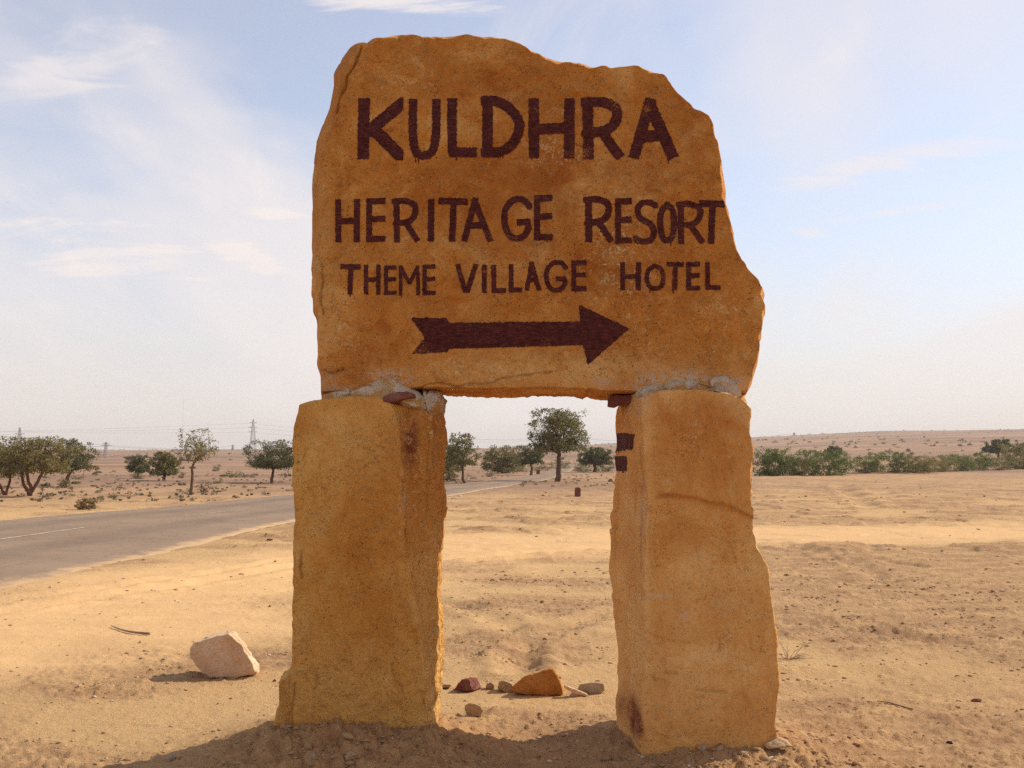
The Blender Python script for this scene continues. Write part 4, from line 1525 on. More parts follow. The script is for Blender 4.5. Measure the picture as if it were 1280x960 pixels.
rock('limestone_lump', 'small beige stone between the maroon and the blocky beige stone', px_rock(
    [(607, 860), (609, 854), (614, 852), (618, 855), (617, 861)], [(609, 853), (617, 854), (618, 860), (608, 859)], Y0, Y0 + 0.06),
    MAT['beige_rock'], 4, 5.5, 0.03, sink=0.006)
Y0 = y_at_row(740, 868)
rock('limestone_slab', 'flat pale grey stone beside the right end of the orange stone', px_rock(
    [(722, 862), (726, 855), (742, 853), (754, 854), (756, 862), (748, 869), (736, 869)], [(724, 856), (745, 852), (755, 854), (756, 862), (728, 862)], Y0, Y0 + 0.14),
    MAT['grey_rock'], 5, 9.2, 0.02, sink=0.008)
rock('limestone_chip', 'thin sloping stone slice leaning between the orange and the grey stone', px_rock(
    [(705, 853), (705, 857), (716, 863), (733, 868), (735, 865), (716, 858)], [(707, 853), (735, 864), (734, 867), (706, 856)], Y0 - 0.07, Y0 - 0.02),
    MAT['pink_rock'], 4, 3.2, 0.012, sink=0.004)
Y0 = y_at_row(558, 861)
rock('limestone_chip', 'flat tan stone chip lying against the left pillar side', px_rock(
    [(548, 861), (549, 857), (564, 857), (562, 861)], [(549, 857), (566, 857), (563, 860)], Y0, Y0 + 0.1), MAT['beige_rock'], 4, 6.6, 0.02, sink=0.004)
Y0 = y_at_row(592, 897)
rock('cobble', 'rounded two-toned cobble lying between the left pillar and the orange stone', px_rock(
    [(581, 888), (584, 894), (592, 898), (601, 896), (604, 889), (600, 884), (593, 881), (586, 880), (581, 883)],
    [(584, 882), (592, 880), (600, 884), (603, 890), (600, 895), (586, 892)], Y0, Y0 + 0.08), MAT['beige_rock'], 5, 8.4, 0.025, sink=0.01)

srng = np.random.RandomState(5)


def lump(px_, row, w_px, h_px, mat, label, name='stone', sub=4, amp=0.035, group=None, flat=0.9, sink=0.25):
    p = spot(px_, row)
    dpt = p[1]
    w_, h_ = w_px * dpt / F, h_px * dpt / F
    a = srng.normal(size=(16, 3))
    a /= np.linalg.norm(a, axis=1)[:, None]
    a *= srng.uniform(0.75, 1.05, (16, 1))
    P = a * np.array([w_ / 2, w_ / 2 * flat, h_ / 2]) + np.array([p[0], p[1] + w_ * 0.3, p[2] + h_ / 2])
    return rock(name, label, P, mat, sub, srng.uniform(0, 50), amp, group, sink * h_)


for a in (
    (975, 948, 44, 17, 'beige_rock', 'flat brown stone tucked against the outer foot of the right pillar'),
    (880, 947, 16, 15, 'beige_rock', 'largest pebble at the front foot of the right pillar'),
    (902, 951, 14, 9, 'beige_rock', 'low pebble at the right pillar foot beside the largest pebble'),
    (438, 957, 19, 17, 'beige_rock', 'round tan pebble on the earth heap of the left pillar'),
    (390, 956, 12, 8, 'grey_rock', 'small grey pebble on the earth heap of the left pillar'),
    (213, 957, 16, 12, 'grey_rock', 'pale grey stone splinter at the shadow edge left of the sign'),
    (1190, 933, 12, 9, 'black_rock', 'small black stone lying alone on the sand'),
    (1222, 880, 16, 8, 'maroon_rock', 'low purplish stone on the sand right of the sign'),
    (1210, 945, 12, 6, 'orange_rock', 'small reddish stone near the black stone'),
    (62, 735, 6, 6, 'pink_rock', 'small pinkish stone at the road verge'),
    (343, 852, 6, 6, 'maroon_rock', 'small dark red stone between the boulder and the left pillar'),
    (187, 841, 6, 4, 'maroon_rock', 'tiny dark stone near the tip of the boulder shadow'),
    (337, 678, 9, 3, 'maroon_rock', 'flat dark stone on the verge beside the left pillar'),
    (575, 620, 6, 4.5, 'pink_rock', 'pale stone on the road edge seen past the left pillar'),
    (567, 624, 10, 3, 'beige_rock', 'low brown stone beside the pale one on the road edge'),
    (716, 603, 7, 2.2, 'maroon_rock', 'flat dark stone near the foot of the tall lone tree'),
    (735, 601, 4, 4, 'maroon_rock', 'small dark stone topping a low sand bump'),
    (764, 603, 9, 8, 'maroon_rock', 'purplish grey boulder seen close to the right pillar'),
    (669, 594, 4, 3.4, 'grey_rock', 'white stone at the foot of the dark road marker'),
    (1110, 611, 3.6, 2.6, 'black_rock', 'dark pebble out on the open flat'),
    (1151, 611, 3.6, 2.6, 'black_rock', 'dark pebble out on the open flat'),
    (1174, 616, 3.6, 2.2, 'maroon_rock', 'dark pebble out on the open flat'),
    (1231, 621, 4, 3, 'maroon_rock', 'dark pebble out on the open flat'),
    (1008, 621, 4.6, 3, 'maroon_rock', 'dark pebble out on the open flat'),
    (1204, 615, 2.4, 2.0, 'grey_rock', 'white pebble out on the open flat'),
    (1095, 602, 2.4, 2.0, 'grey_rock', 'white pebble out on the open flat'),
    (762, 626, 2.6, 2.6, 'grey_rock', 'white pebble beside the right pillar on the far sand')):
    far_flat = 'open flat' in a[5]
    nm = 'pebble' if 'pebble' in a[5] else 'stone'
    lump(a[0], a[1], a[2], a[3], MAT[a[4]], a[5], nm, 4 if a[2] > 8 else 2,
         group=('dark pebbles on the open flat' if 'dark pebble' in a[5] else 'white pebbles on the open flat') if far_flat else None)

# small heap of stones and the upright markers by the road
heap_root = None
for k, (a, b, w_, h_, m_) in enumerate(((679, 620.5, 5, 4, 'orange_rock'), (687, 621, 6, 3.4, 'beige_rock'), (682.5, 620.8, 5, 3, 'pink_rock'), (683, 616.5, 7, 4, 'beige_rock'))):
    lump(a, b, w_, h_, MAT[m_], ('orange stone in the little stone pile', 'tan stone at the right of the little stone pile', 'pale stone in the middle of the little stone pile', 'top stone of the little stone pile')[k], 'stone', 2)


def marker(px_, row, w_px, h_px, label, lean=0.0):
    p = spot(px_, row)
    w_, h_ = w_px * p[1] / F, h_px * p[1] / F
    P = [(-0.5, 0, -.1), (0.5, 0, -.1), (-0.46, 0, 0.95), (0.2, 0, 1.0), (0.5, 0, 0.9), (-0.5, 0.5, -.1), (0.5, 0.5, -.1), (-0.42, 0.5, 0.97), (0.45, 0.5, 0.93)]
    P = [(p[0] + a * w_ + lean * c_ * w_, p[1] + b * w_, p[2] + c_ * h_) for a, b, c_ in P]
    V, T = rock_mesh(P, 4, px_ * 0.1, 0.02, 'm')
    ob = link('marker_stone', mesh_np('marker_stone', V - p, None, T), MAT['maroon_rock'], None, tuple(p))
    return tag(ob, label, 'marker')


marker(722, 621, 7.4, 11.5, 'upright maroon marker stone on the sand seen between the pillars', 0.03)
marker(672.5, 593, 4.4, 6.4, 'dark red marker stone on the far road edge', 0.1)

# sticks
B = Bag()
P = [at(*ab) for ab in ((139, 784, y_at_row(139, 784)), (152, 789, y_at_row(152, 789)), (168, 792.5, y_at_row(168, 792.5)), (187, 794, y_at_row(187, 794)))]
P = np.array([(q[0], q[1], ground_z(q[0], q[1]) + 0.014) for q in P])
B.add(*tube(resample(P, 10, 1), np.linspace(0.004, 0.012, 10), 7))
p0 = P[0].copy()
tag(link('stick', Bag.mesh(B, 'stick'), MAT['stick'], None), 'bent dry grey stick lying on sand towards the road', 'stick')
B = Bag()
P = np.array([spot(*q) for q in ((1097, 880), (1112, 881.5), (1125, 885), (1141, 890))]) + np.array([0, 0, 0.008])
B.add(*tube(resample(P, 10, 1), np.linspace(0.003, 0.006, 10), 6))
tag(link('stick', B.mesh('stick'), MAT['stick'], None), 'thin dark twig lying on sand right of the sign', 'stick')
B = Bag()
c0 = spot(985, 824)
for k in range(20):
    a = srng.uniform(0, 2 * math.pi)
    L = srng.uniform(0.10, 0.28)
    q = [c0 + np.array([0, 0, -0.01])]
    dirv = np.array([math.cos(a) * 1.0 + 0.5, math.sin(a) * 0.6, srng.uniform(0.15, 0.7)])
    for s in range(5):
        dirv = dirv + srng.normal(size=3) * 0.22
        q.append(q[-1] + dirv / np.linalg.norm(dirv) * L / 5)
        q[-1][2] = max(q[-1][2], ground_z(q[-1][0], q[-1][1]) + 0.006)
    B.add(*tube(np.array(q), np.linspace(0.0022, 0.0010, 6), 4))
tag(link('dead_twigs', B.mesh('dead_twigs'), MAT['stick'], None), 'spray of dead thin twigs beside the right pillar', 'twigs')

# ------------------------------------------------------------------ clods and grit on the sand (uncountable)
D, T = ICO[1]
crng = np.random.RandomState(9)
NV, NT, TI, cnt = [], [], [], 0
N1 = 42000
dd = 4.0 * (14.0 / 4.0) ** crng.uniform(0, 1, N1) ** 0.8
aa = R(31) * crng.uniform(-1, 1, N1)
CX, CY = dd * np.sin(aa), dd * np.cos(aa)
N2 = 13000
dd2 = 12.0 * (75.0 / 12.0) ** crng.uniform(0, 1, N2)
aa2 = R(31) * crng.uniform(-1, 1, N2)
CX = np.append(CX, dd2 * np.sin(aa2))
CY = np.append(CY, dd2 * np.cos(aa2))
ctr, crg = masks(CX, CY)
crd = road_mask(CX, CY, 0.2)
clump = sstep(-0.05, 0.5, fbm2(CX * 0.8, CY * 1.6, 2.2, 3))
keep = crng.uniform(size=len(CX)) < (0.04 + 0.55 * crg * clump + 0.08 * clump) * (1 - 0.7 * ctr) * (crd < 0.05)
keep &= ~((np.abs(CX + 0.8) < 0.42) & (np.abs(CY - 5.4) < 0.3)) & ~((np.abs(CX - 1.0) < 0.36) & (np.abs(CY - 5.38) < 0.3))
CX, CY = CX[keep], CY[keep]
NH = 1500
hx = np.where(crng.uniform(size=NH) < 0.62, crng.normal(-0.8, 0.5, NH), crng.normal(0.95, 0.5, NH))
hy = crng.uniform(4.2, 5.25, NH)
n_bg = len(CX)
CX, CY = np.append(CX, hx), np.append(CY, hy)
cd = np.hypot(CX, CY)
sz = 0.0042 * (1 - crng.uniform(0, 0.985, len(CX))) ** -0.55
sz = np.clip(sz * 0.85, 0.0032, 0.013) * np.clip(cd / 8.0, 0.85, 3.2)
sz[n_bg:] *= crng.uniform(0.9, 1.9, NH)
for i in range(len(CX)):
    z = ground_z(CX[i], CY[i])
    s = sz[i] * (1 + 0.3 * crng.normal(size=3).clip(-1, 1)) * np.array([1.3, 1.1, 0.62])
    NV.append(D * s * (1 + 0.4 * crng.uniform(-1, 1, (12, 1))) + np.array([CX[i], CY[i], z + 0.25 * s[2]]))
    NT.append(T + cnt)
    TI.append(np.full(12, crng.uniform() * (1.0 if i < n_bg else 0.5)))
    cnt += 12
tag(link('clods', mesh_np('clods', np.concatenate(NV), None, np.concatenate(NT), {'tint': np.concatenate(TI)}, smooth=False), MAT['clod']),
    'small clods and grit strewn over the sand', kind='stuff')

# ------------------------------------------------------------------ vegetation
vr = np.random.RandomState(31)


def leaves(C, rc, n_per, ls, rng, droop=0.0, flat=0.7):
    """leaf-sized faces in clumps: verts, tris, tint"""
    n = len(C) * n_per
    ci = np.repeat(np.arange(len(C)), n_per)
    g = rng.normal(size=(n, 3))
    g /= np.linalg.norm(g, axis=1)[:, None]
    rad = rng.uniform(0, 1, n) ** 0.45
    pos = C[ci] + g * (rad * rc[ci])[:, None] * np.array([1, 1, flat])
    pos[:, 2] -= droop * rad * rc[ci]
    a = rng.normal(size=(n, 3))
    a[:, 2] -= droop * 1.5
    a /= np.linalg.norm(a, axis=1)[:, None]
    b = np.cross(a, rng.normal(size=(n, 3)))
    b /= np.linalg.norm(b, axis=1)[:, None] + 1e-9
    s = ls * rng.uniform(0.6, 1.4, n)[:, None]
    v0 = pos - a * s
    v1 = pos + b * s * 0.45
    v2 = pos + a * s
    v3 = pos - b * s * 0.45
    V = np.stack([v0, v1, v2, v3], 1).reshape(-1, 3)
    Q = np.arange(4 * n).reshape(-1, 4)
    ctint = rng.uniform(0, 0.75, len(C))
    tint = np.clip(ctint[ci] + rng.uniform(-0.25, 0.3, n), 0, 1)
    return V, Q, np.repeat(tint, 4)


def limb(a, b, n, wob, rng):
    t = np.linspace(0, 1, n)[:, None]
    P = a + (b - a) * t
    w_ = rng.normal(size=(n, 3)) * wob
    w_[0] = 0
    w_[-1] *= 0.3
    w_ = np.cumsum(w_, 0) * 0.5
    w_ -= w_[-1] * t
    sag = np.array([0, 0, 1.0]) * (np.sin(t * math.pi) * 0.06 * np.linalg.norm(b - a))
    return P + w_ + sag


def tree(name, label, px_, base_row, crown, leafm, bark, trunk_r=0.09, n_cl=150, n_leaf=34, ls=0.07, stems=1, fork=0.55, lean=0.0, holes=0.25,
         umbrella=0.35, droop=0.1, seed=0, cat='tree', group=None, parts=True, base_rows=None):
    """crown = (px_left, row_top, px_right, row_bottom) as the photograph shows it"""
    rng = np.random.RandomState(1000 + seed)
    p = spot(px_, base_row)
    k = p[1] / F
    cx = ((crown[0] + crown[2]) / 2 - px_) * k
    rx = (crown[2] - crown[0]) / 2 * k
    zt = (base_row - crown[1]) * k
    zb = (base_row - crown[3]) * k
    zc, rz = (zt + zb) / 2, (zt - zb) / 2
    root = empty(name, tuple(p))
    tag(root, label, cat, group)
    # clump centres
    g = rng.normal(size=(n_cl * 14, 3))
    g /= np.linalg.norm(g, axis=1)[:, None]
    boxy = (np.abs(g) ** 3.2).sum(1) ** (-1 / 3.2)
    rad = rng.uniform(0.10, 1.0, len(g)) ** 0.5
    lob = 0.84 + 0.34 * noise3(g * 1.9 + seed * 3.1) + 0.16 * noise3(g * 4.3 + seed)
    q = g * (boxy * rad * lob)[:, None]
    low = q[:, 2] < -umbrella
    q[low, 2] = -umbrella + (q[low, 2] + umbrella) * 0.35
    ok = (noise3(q * 2.6 + seed * 7.7) > -0.32 + holes) | (rng.uniform(size=len(g)) < 0.12)
    C = q[ok][:n_cl]
    n_cl = len(C)
    lo_, hi_ = np.percentile(C, 4, axis=0), np.percentile(C, 96, axis=0)
    C = np.clip((C - lo_) / (hi_ - lo_) * 2 - 1, -1.12, 1.12)
    rcl = (0.17 + 0.10 * rng.uniform(size=n_cl)) * min(rx, rz * 1.4) * 1.05
    Cw = np.stack([cx + C[:, 0] * (rx - rcl.mean() * 0.6), C[:, 1] * (rx - rcl.mean() * 0.6), zc + C[:, 2] * (rz - rcl.mean() * 0.5)], 1)
    # trunk, main limbs, twigs
    B_ = Bag()
    n_main = 7 if stems == 1 else 5
    order = rng.permutation(n_cl)
    for s in range(stems):
        off = np.array([0.0, 0, 0])
        top = np.array([cx * 0.7 + lean, 0, max(zb * 0.98 + rz * 0.12, 0.25 * zt * fork * 2)])
        if stems > 1:
            a = (s / (stems - 1) - 0.5) * 2
            top = np.array([cx * 0.6 + a * rx * 0.45, rng.uniform(-0.3, 0.3) * rx, zb + rz * 0.35])
        tp = limb(off + np.array([0, 0, -0.12]), top, 9, 0.028 * zt, rng)
        rt = trunk_r * (1 if stems == 1 else 0.75)
        B_.add(*tube(tp, rt * np.linspace(1.25, 0.72, 9), 8))
        mains = []
        for m_ in range(n_main):
            tgt = Cw[order[(s * n_main + m_) % n_cl]]
            st = tp[-1 - (m_ % 2)]
            mp = limb(st, st + (tgt - st) * 0.8, 6, 0.02 * zt, rng)
            B_.add(*tube(mp, rt * np.linspace(0.5, 0.2, 6), 6))
            mains.append(mp)
        pts = np.concatenate(mains)
        for j in range(s, n_cl, stems):
            q = Cw[j]
            near_ = pts[np.argmin(np.linalg.norm(pts - q, axis=1) + 0.4 * np.maximum(0, pts[:, 2] - q[2]))]
            B_.add(*tube(limb(near_, q, 4, 0.015 * zt, rng), rt * np.linspace(0.15, 0.05, 4), 4))
    link('trunk', B_.mesh('trunk'), bark, root)
    V, Q, ti = leaves(Cw, rcl, int(n_leaf * 0.86), ls * 0.92, rng, droop)
    link('crown', mesh_np('crown', V, Q, None, {'tint': ti}, smooth=False), leafm, root)
    return root


BK, RB = MAT['bark'], MAT['red_bark']
LO, LD, LG, LB, LDR, LGY = (MAT['leaf_' + k] for k in ('olive', 'dark', 'green', 'brown', 'dry', 'grey'))
tree('desert_tree', 'tall lone desert tree with full drooping crown beside the road bend', 696, 602, (664, 511, 731, 564), LO, BK, 0.16, 300, 34, 0.085, 1, lean=0.1, holes=0.30, umbrella=0.4, droop=0.35, seed=1)
tree('acacia_tree', 'wide olive acacia on forked reddish trunks across the road', 37, 621, (2, 548, 82, 592), LB, RB, 0.085, 260, 46, 0.05, 3, holes=0.2, umbrella=0.3, seed=2)
tree('acacia_tree', 'olive acacia with upright stems partly cut by the frame edge', 8, 620, (-38, 552, 24, 597), LB, RB, 0.07, 200, 42, 0.05, 2, holes=0.2, umbrella=0.3, seed=3)
tree('desert_tree', 'dark leaning desert tree with a thicket round its trunk behind the wide acacia', 79, 609, (66, 551, 114, 590), LD, BK, 0.10, 190, 46, 0.055, 1, lean=0.05, holes=0.2, seed=4)
tree('desert_tree', 'small mushroom shaped tree with a dark clump at its foot', 172, 598, (158, 570, 187, 591), LD, BK, 0.09, 90, 42, 0.08, 1, holes=0.1, seed=5)
tree('desert_tree', 'small round headed tree on a short trunk out on the plain', 205, 601, (189, 566, 222, 594), LO, BK, 0.11, 130, 46, 0.075, 1, holes=0.08, seed=6)
tree('thorn_tree', 'sparse thin thorn tree with open wispy crown at the roadside', 239, 619, (220, 536, 269, 578), LB, BK, 0.06, 110, 16, 0.05, 1, fork=0.8, holes=0.42, umbrella=0.5, seed=7)
tree('desert_tree', 'dark flat bottomed tree on a thin trunk next to the left pillar', 340, 604, (311, 552, 374, 586), LD, BK, 0.085, 250, 46, 0.06, 1, holes=0.12, umbrella=0.2, seed=8)
tree('thorn_tree', 'airy small tree by the road seen just right of the left pillar', 581, 604, (557, 543, 597, 583), LO, BK, 0.085, 150, 34, 0.065, 1, holes=0.3, umbrella=0.5, seed=9)
tree('desert_tree', 'low dark tree half hidden behind the left pillar', 560, 600, (546, 557, 578, 592), LO, BK, 0.09, 120, 40, 0.07, 1, holes=0.2, seed=10)
tree('desert_tree', 'spreading olive tree leaning low over the plain beyond the road', 630, 592, (604, 558, 653, 590), LO, BK, 0.16, 190, 42, 0.10, 2, holes=0.2, umbrella=0.6, seed=11)
tree('desert_tree', 'slim dark tree on a bare trunk beside the road marker', 663, 594, (649, 556, 679, 580), LD, BK, 0.12, 120, 44, 0.09, 1, holes=0.2, seed=12)
tree('desert_tree', 'dark domed tree with green bushes at its foot right of the road', 744, 590.5, (725, 560, 763, 581), LD, BK, 0.19, 150, 44, 0.12, 1, holes=0.12, umbrella=0.2, seed=13)
tree('acacia_tree', 'far umbrella acacia standing above the long hedge of bushes', 1249, 573.5, (1232, 550, 1261, 566), LD, BK, 0.28, 110, 40, 0.28, 1, holes=0.1, umbrella=0.15, seed=14)
tree('desert_tree', 'round dark tree showing behind the first clump of bushes', 1041, 577, (1032, 558, 1051, 573), LD, BK, 0.3, 80, 40, 0.24, 1, holes=0.05, seed=15)


def bush(name, label, px_, row, w_px, h_px, leafm, seed, group=None, ls=None, n_cl=70, n_leaf=40, cat='bush', holes=0.05, asym=0.0):
    n_cl = int(n_cl * 1.3)
    return tree(name, label, px_ + asym, row, (px_ - w_px / 2, row - h_px, px_ + w_px / 2, row + 0.5), leafm, BK, 0.03, n_cl, n_leaf,
                ls if ls else 0.5 * h_px * float(spot(px_, row)[1]) / F * 0.07, 3, holes=holes, umbrella=0.5, droop=0.05, seed=seed, cat=cat, group=group)


bush('bush', 'bush clump close to the right pillar with a raised crest', 968, 595, 50, 33, LG, 51, n_cl=150, n_leaf=46)
bush('bush', 'broad green bush beside the gap in the hedge', 1028, 594.5, 72, 31, LG, 52, n_cl=190, n_leaf=46)
bush('bush', 'tall dark bush at the start of the long hedge', 1106, 590, 60, 24, LG, 53, n_cl=150, n_leaf=44)
bush('bush', 'low olive bush standing behind the sand berm', 1143, 591, 52, 22, LO, 54, n_cl=120, n_leaf=44)
bush('bush', 'yellowish bush in the middle of the long hedge', 1172, 590, 44, 20, LB, 55, n_cl=110, n_leaf=42)
bush('bush', 'dark green bush beside the yellowish one in the hedge', 1195, 589, 40, 21, LG, 56, n_cl=110, n_leaf=44)
bush('bush', 'bright green bush near the brown end of the hedge', 1222, 588, 40, 21, LG, 57, n_cl=110, n_leaf=44)
bush('bush', 'brownish bush below the umbrella acacia', 1246, 587.5, 44, 18, LB, 58, n_cl=110, n_leaf=42)
bush('bush', 'tall brown bush closing the end of the hedge', 1278, 586.5, 46, 32, LB, 59, n_cl=150, n_leaf=42)
bush('bush', 'low green bush filling the gap beside the tall dark hedge bush', 1084, 591, 30, 16, LO, 81, n_cl=80)
bush('bush', 'flat dusty bush between the low olive and the yellowish one', 1158, 590.5, 40, 15, LO, 82, n_cl=90)
bush('bush', 'small bush joining the dark green and the bright green one', 1209, 588.5, 34, 17, LO, 83, n_cl=80)
bush('bush', 'narrow bush joining the two bushes nearest the right pillar', 996, 595, 30, 22, LO, 84, n_cl=80)
bush('bush', 'green bush left of the domed tree trunk', 733, 590, 30, 12, LG, 60)
bush('bush', 'green bush right of the domed tree trunk', 757, 590, 22, 13, LG, 61)
bush('bush', 'pale grey shrub at the road edge before the domed tree', 724, 588, 12, 10, LGY, 62, n_cl=40)
bush('bush', 'dark thicket round the trunk of the leaning tree', 80, 610, 14, 13, LB, 63, n_cl=50)
bush('bush', 'flat green shrub right of the leaning tree', 95, 599.5, 22, 6, LG, 64, n_cl=50)
bush('bush', 'dark clump at the foot of the mushroom shaped tree', 172, 599, 15, 8, LD, 65, n_cl=60)
bush('bush', 'long low green bush on the plain between two trees', 291, 597, 24, 9, LG, 66, n_cl=70)
bush('bush', 'low grey green bush beside the long low one', 315, 597, 13, 5, LGY, 67, n_cl=40)
bush('bush', 'dry yellow tussock at the far edge of the road', 107, 637, 24, 13, LDR, 68, n_cl=60, ls=0.03)
bush('bush', 'bare grey shrub near the sparse thorn tree', 254, 616, 14, 15, LGY, 69, n_cl=40, n_leaf=14, ls=0.025)
bush('bush', 'small dark shrub by the round headed tree', 227, 598, 9, 8, LD, 70, n_cl=40)
bush('bush', 'small green shrub uphill of the long low bush', 271, 588, 9, 8, LG, 71, n_cl=36)
bush('bush', 'green roadside thicket behind the tall lone tree', 700, 586, 26, 12, LG, 72, n_cl=70)
bush('bush', 'long pale green thicket along the far road edge', 678, 588, 34, 9, LO, 73, n_cl=80)
bush('bush', 'low green growth between the slim dark tree and the leaning olive', 650, 590, 26, 9, LO, 74, n_cl=60)
bush('bush', 'small green bush at the foot of the spreading olive tree', 612, 597, 10, 7, LG, 75, n_cl=36)
bush('bush', 'tangled shrub beneath the airy tree by the left pillar', 563, 602, 22, 18, LO, 76, n_cl=60)

# scattered shrubs over the plain and the hill
shr = []
for k in range(6):
    rng = np.random.RandomState(400 + k)
    n_c = 14
    C = rng.normal(size=(n_c, 3)) * np.array([0.34, 0.34, 0.16])
    C[:, 2] = np.abs(C[:, 2]) + 0.16
    V, Q, ti = leaves(C, np.full(n_c, 0.22), 26, 0.075, rng, 0.0, 0.8)
    V[:, 2] = np.maximum(V[:, 2], -0.03)
    mm = mesh_np('shrub', V, Q, None, {'tint': ti}, smooth=False)
    mm.materials.append((LD, LGY, LO, LD, LGY, LG)[k])
    shr.append(mm)
grp = {1: ' scattered shrubs on the left plain', 2: ' scattered shrubs on the right hillside', 3: ' scattered shrubs in the middle distance'}
lab = {1: ' low shrub scattered on the plain across the road', 2: ' shrub dotted on the hillside beyond the hedge', 3: ' shrub on the slope seen between the pillars'}
qr = np.random.RandomState(77)
placed = 0
for zone, n, (xa, xb), (ra, rb), (sa, sb) in ((1, 70, (-30, 372), (567, 612), (2.0, 7.0)), (2, 85, (945, 1300), (549, 584), (2.0, 6.5)), (3, 34, (556, 770), (562, 592), (2.0, 6.0))):
    for k in range(n):
        u = qr.uniform() ** 1.2
        pxx, row = qr.uniform(xa, xb), ra + (rb - ra) * u
        if zone == 2:
            row = max(row, float(np.interp(pxx, _crest_px, _crest_row)) + 3)
        p = ground_hit(pxx, row)
        if p[1] > 1290 or road_mask(np.array([p[0]]), np.array([p[1]]), 0.8)[0] > 0.02:
            continue
        wpx = qr.uniform(sa, sb) * (0.7 + 0.9 * u)
        s = wpx * p[1] / F
        kk = qr.randint(6)
        o = bpy.data.objects.new('shrub', shr[kk])
        COL.objects.link(o)
        o.location = (p[0], p[1], ground_z(p[0], p[1]))
        o.scale = (s, s, s * qr.uniform(0.7, 1.2))
        o.rotation_euler = (0, 0, qr.uniform(0, 6.28))
        hue = ('dark green', 'grey', 'olive', 'dark green', 'grey', 'fresh green')[kk]
        tag(o, 'small ' + hue + lab[zone], 'shrub', hue + grp[zone])
# the far scrub that reads as one speckled mass, up to the crest
C, rc = [], []
for k in range(620):
    pxx = qr.uniform(-500, 1800)
    d_ = qr.uniform(260, 1330) if qr.uniform() < 0.7 else qr.uniform(1150, 1330)
    a = math.atan2((pxx - 640) / F, 1)
    x, y = d_ * math.sin(a), d_ * math.cos(a)
    C.append((x, y, ground_z(x, y) + 0.4))
    rc.append(qr.uniform(0.5, 1.6) * (1.5 if d_ > 1150 else 1))
C, rc = np.array(C), np.array(rc)
V, Q, ti = leaves(C, rc, 22, 0.42, qr, 0.0, 0.6)
tag(link('far_scrub', mesh_np('far_scrub', V, Q, None, {'tint': ti * 0.8}, smooth=False), LD), 'speckled scrub over the far plain and ridge', kind='stuff')
# dry grass tufts across the near plain
C, rc = [], []
for k in range(520):
    pxx, row = qr.uniform(-60, 380), 590 + 38 * qr.uniform()
    if qr.uniform() < 0.3:
        pxx, row = qr.uniform(552, 775), 586 + 24 * qr.uniform()
    p = ground_hit(pxx, row)
    if road_mask(np.array([p[0]]), np.array([p[1]]), 0.3)[0] > 0.02:
        continue
    C.append((p[0], p[1], ground_z(p[0], p[1]) + 0.04))
    rc.append(qr.uniform(0.05, 0.2))
V, Q, ti = leaves(np.array(C), np.array(rc), 20, 0.05, qr, 0.0, 0.5)
tag(link('dry_grass', mesh_np('dry_grass', V, Q, None, {'tint': ti}, smooth=False), LGY), 'dry grass and weeds on the plain', kind='stuff')

# ------------------------------------------------------------------ pylons and power lines
def strut(B_, a, b, r_):
    B_.add(*tube(np.array([a, b], float), [r_, r_], 4))


def lattice(px_, dist, top_row, label, base_w, arms, name='pylon', r_=0.12):
    p = at(px_, 560, dist)
    gz = float(macro(p[0], dist))
    H = at(px_, top_row, dist)[2] - gz
    root = empty(name, (p[0], dist, gz - 0.5))
    tag(root, label, 'pylon', None)
    B_ = Bag()
    lv = np.linspace(0, 1, 9)
    wd = lambda t: base_w / 2 * (1 - t) ** 0.9 + 0.25
    cn = [(-1, -1), (1, -1), (1, 1), (-1, 1)]
    for a, b in zip(lv[:-1], lv[1:]):
        for i in range(4):
            c1, c2 = cn[i], cn[(i + 1) % 4]
            A1 = (c1[0] * wd(a), c1[1] * wd(a), a * H)
            A2 = (c1[0] * wd(b), c1[1] * wd(b), b * H)
            B1 = (c2[0] * wd(a), c2[1] * wd(a), a * H)
            B2 = (c2[0] * wd(b), c2[1] * wd(b), b * H)
            strut(B_, A1, A2, r_)
            strut(B_, A1, B2, r_ * 0.6)
            strut(B_, B1, A2, r_ * 0.6)
            strut(B_, A2, B2, r_ * 0.6)
    link('mast', B_.mesh('mast', False), MAT['steel'], root)
    tips = []
    for h_, w_ in arms:
        B_ = Bag()
        for sx in (-1, 1):
            strut(B_, (0, 0, h_ * H), (sx * w_, 0, h_ * H), r_)
            strut(B_, (0, 0, (h_ + 0.035) * H), (sx * w_, 0, h_ * H), r_ * 0.7)
            tips.append((p[0] + sx * w_, dist, gz + h_ * H - 0.8))
        link('crossarm', B_.mesh('crossarm', False), MAT['steel'], root)
    return tips


t_big = lattice(316, 950, 523, 'tall lattice pylon on the horizon next to the dark flat bottomed tree', 5.2, [(0.60, 4.2), (0.74, 4.2), (0.88, 3.4)], r_=0.16)
t_b = lattice(132.5, 420, 551, 'small pylon with crossarms on the plain behind the mushroom shaped tree', 1.1, [(0.80, 2.2), (0.9, 1.5)], r_=0.07)
t_a = lattice(24, 420, 533, 'pylon rising behind the wide acacia', 1.5, [(0.66, 3.0), (0.80, 2.2)], r_=0.08)
t_c = lattice(291, 900, 555, 'tiny pylon on the skyline beside the tall lattice pylon', 1.6, [(0.85, 2.6)], r_=0.12)
t_d = lattice(735, 1150, 545, 'faint pylon on the ridge above the domed tree', 2.0, [(0.75, 3.2), (0.88, 2.4)], r_=0.14)
t_e = lattice(993, 1200, 540, 'faint pylon on the ridge above the bush clump', 1.8, [(0.8, 2.4)], r_=0.14)
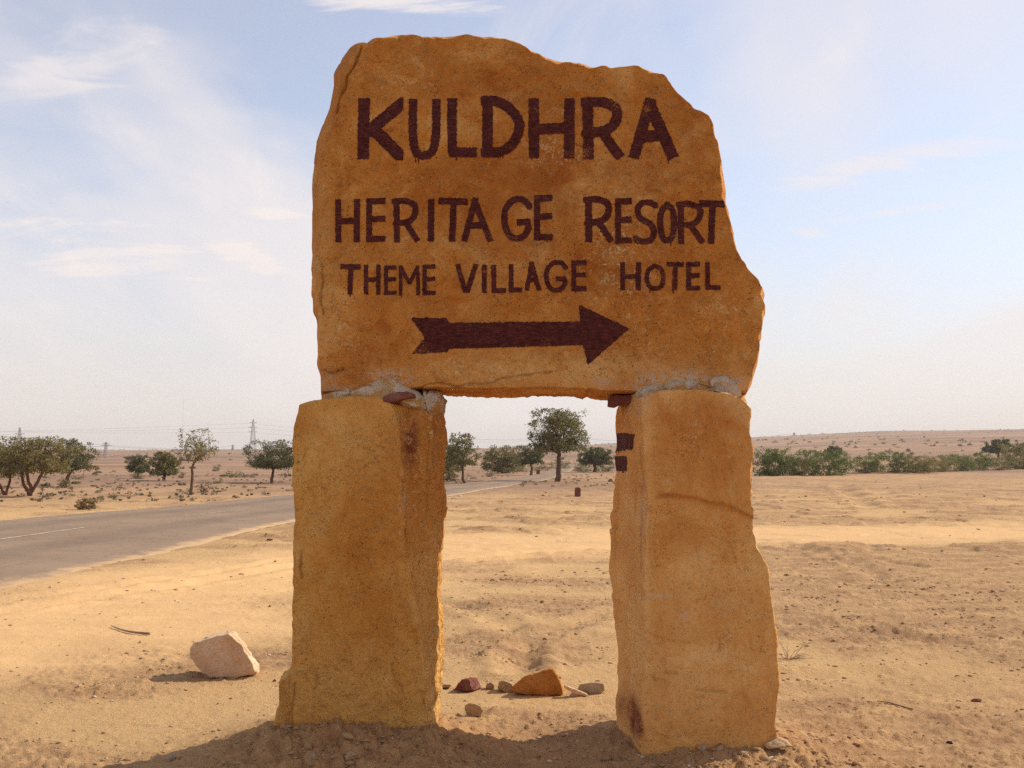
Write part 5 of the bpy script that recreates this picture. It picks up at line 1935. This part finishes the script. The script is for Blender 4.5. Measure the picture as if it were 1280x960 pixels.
# slim mast far off
p = at(228, 560, 1250)
gz = float(macro(p[0], 1250))
B_ = Bag()
H = at(228, 497, 1250)[2] - gz
B_.add(*tube(np.array([(0, 0, -0.5), (0, 0, H * 0.5), (0, 0, H)]), [0.16, 0.13, 0.10], 5))
for z_ in (0.3, 0.55, 0.8):
    B_.add(*tube(np.array([(-0.5, 0, H * z_), (0.5, 0, H * z_)]), [0.1, 0.1], 4))
tag(link('radio_mast', B_.mesh('radio_mast'), MAT['steel'], None, (p[0], 1250, gz)), 'very thin radio mast on the far horizon above the thorn tree', 'mast')


def wire(a, b, sag, r_, label, group):
    t = np.linspace(0, 1, 40)[:, None]
    P_ = np.array(a) + (np.array(b) - np.array(a)) * t
    P_[:, 2] -= sag * 4 * (t * (1 - t))[:, 0]
    V, Q, T = tube(P_, np.full(40, r_), 4)
    c_ = P_[0]
    tag(link('power_line', mesh_np('power_line', V - c_, Q, T), MAT['wire'], None, tuple(c_)), label, 'cable', group)


near_l = [at(-260, 490, 300), at(-260, 512, 300), at(-260, 520, 300)]
ORD = ('topmost', 'middle', 'lowest')
for k in range(3):
    wire(near_l[k], t_a[k], 1.0, 0.028, ORD[k] + ' power cable reaching the pylon behind the wide acacia from outside the frame', None)
    wire(t_a[k], t_b[k], 1.2, 0.028, ORD[k] + ' power cable between the pylon behind the wide acacia and the small pylon', None)
    wire(t_b[k], t_c[k % 2], 2.0, 0.035, ORD[k] + ' power cable from the small pylon to the tiny skyline pylon', None)
for i, k in enumerate((4, 2, 0)):
    wire(t_big[k], t_d[k % 4], 6.0, 0.05, ORD[i] + ' high cable from the tall lattice pylon to the ridge above the domed tree', None)
    wire(t_big[k], at(-500, 520 + k * 4, 1000), 6.0, 0.05, ORD[i] + ' high cable from the tall lattice pylon out past the wide acacia', None)
for k in range(2):
    wire(t_d[k], t_e[k], 6.0, 0.05, ('first', 'second')[k] + ' cable between the two faint ridge pylons', None)

# ------------------------------------------------------------------ dusty air
bm = bmesh.new()
bmesh.ops.create_cube(bm, size=1.0)
me = bpy.data.meshes.new('haze')
bm.to_mesh(me)
bm.free()
hz = link('haze', me, None)
zlo, zhi = float(GZ.min()) - 1.0, 75.0
hz.scale = (9000, 9000, zhi - zlo)
hz.location = (0, 0, (zhi + zlo) / 2)
hm = bpy.data.materials.new('dusty_air')
hm.use_nodes = True
hn = hm.node_tree.nodes
hn.remove(hn['Principled BSDF'])
pv = hn.new('ShaderNodeVolumePrincipled')
pv.inputs['Color'].default_value = (0.93, 0.90, 0.88, 1)
pv.inputs['Density'].default_value = 0.00025
pv.inputs['Anisotropy'].default_value = 0.0
hm.node_tree.links.new(pv.outputs[0], hn['Material Output'].inputs['Volume'])
me.materials.append(hm)
tag(hz, 'thin dusty air over the plain', kind='stuff')
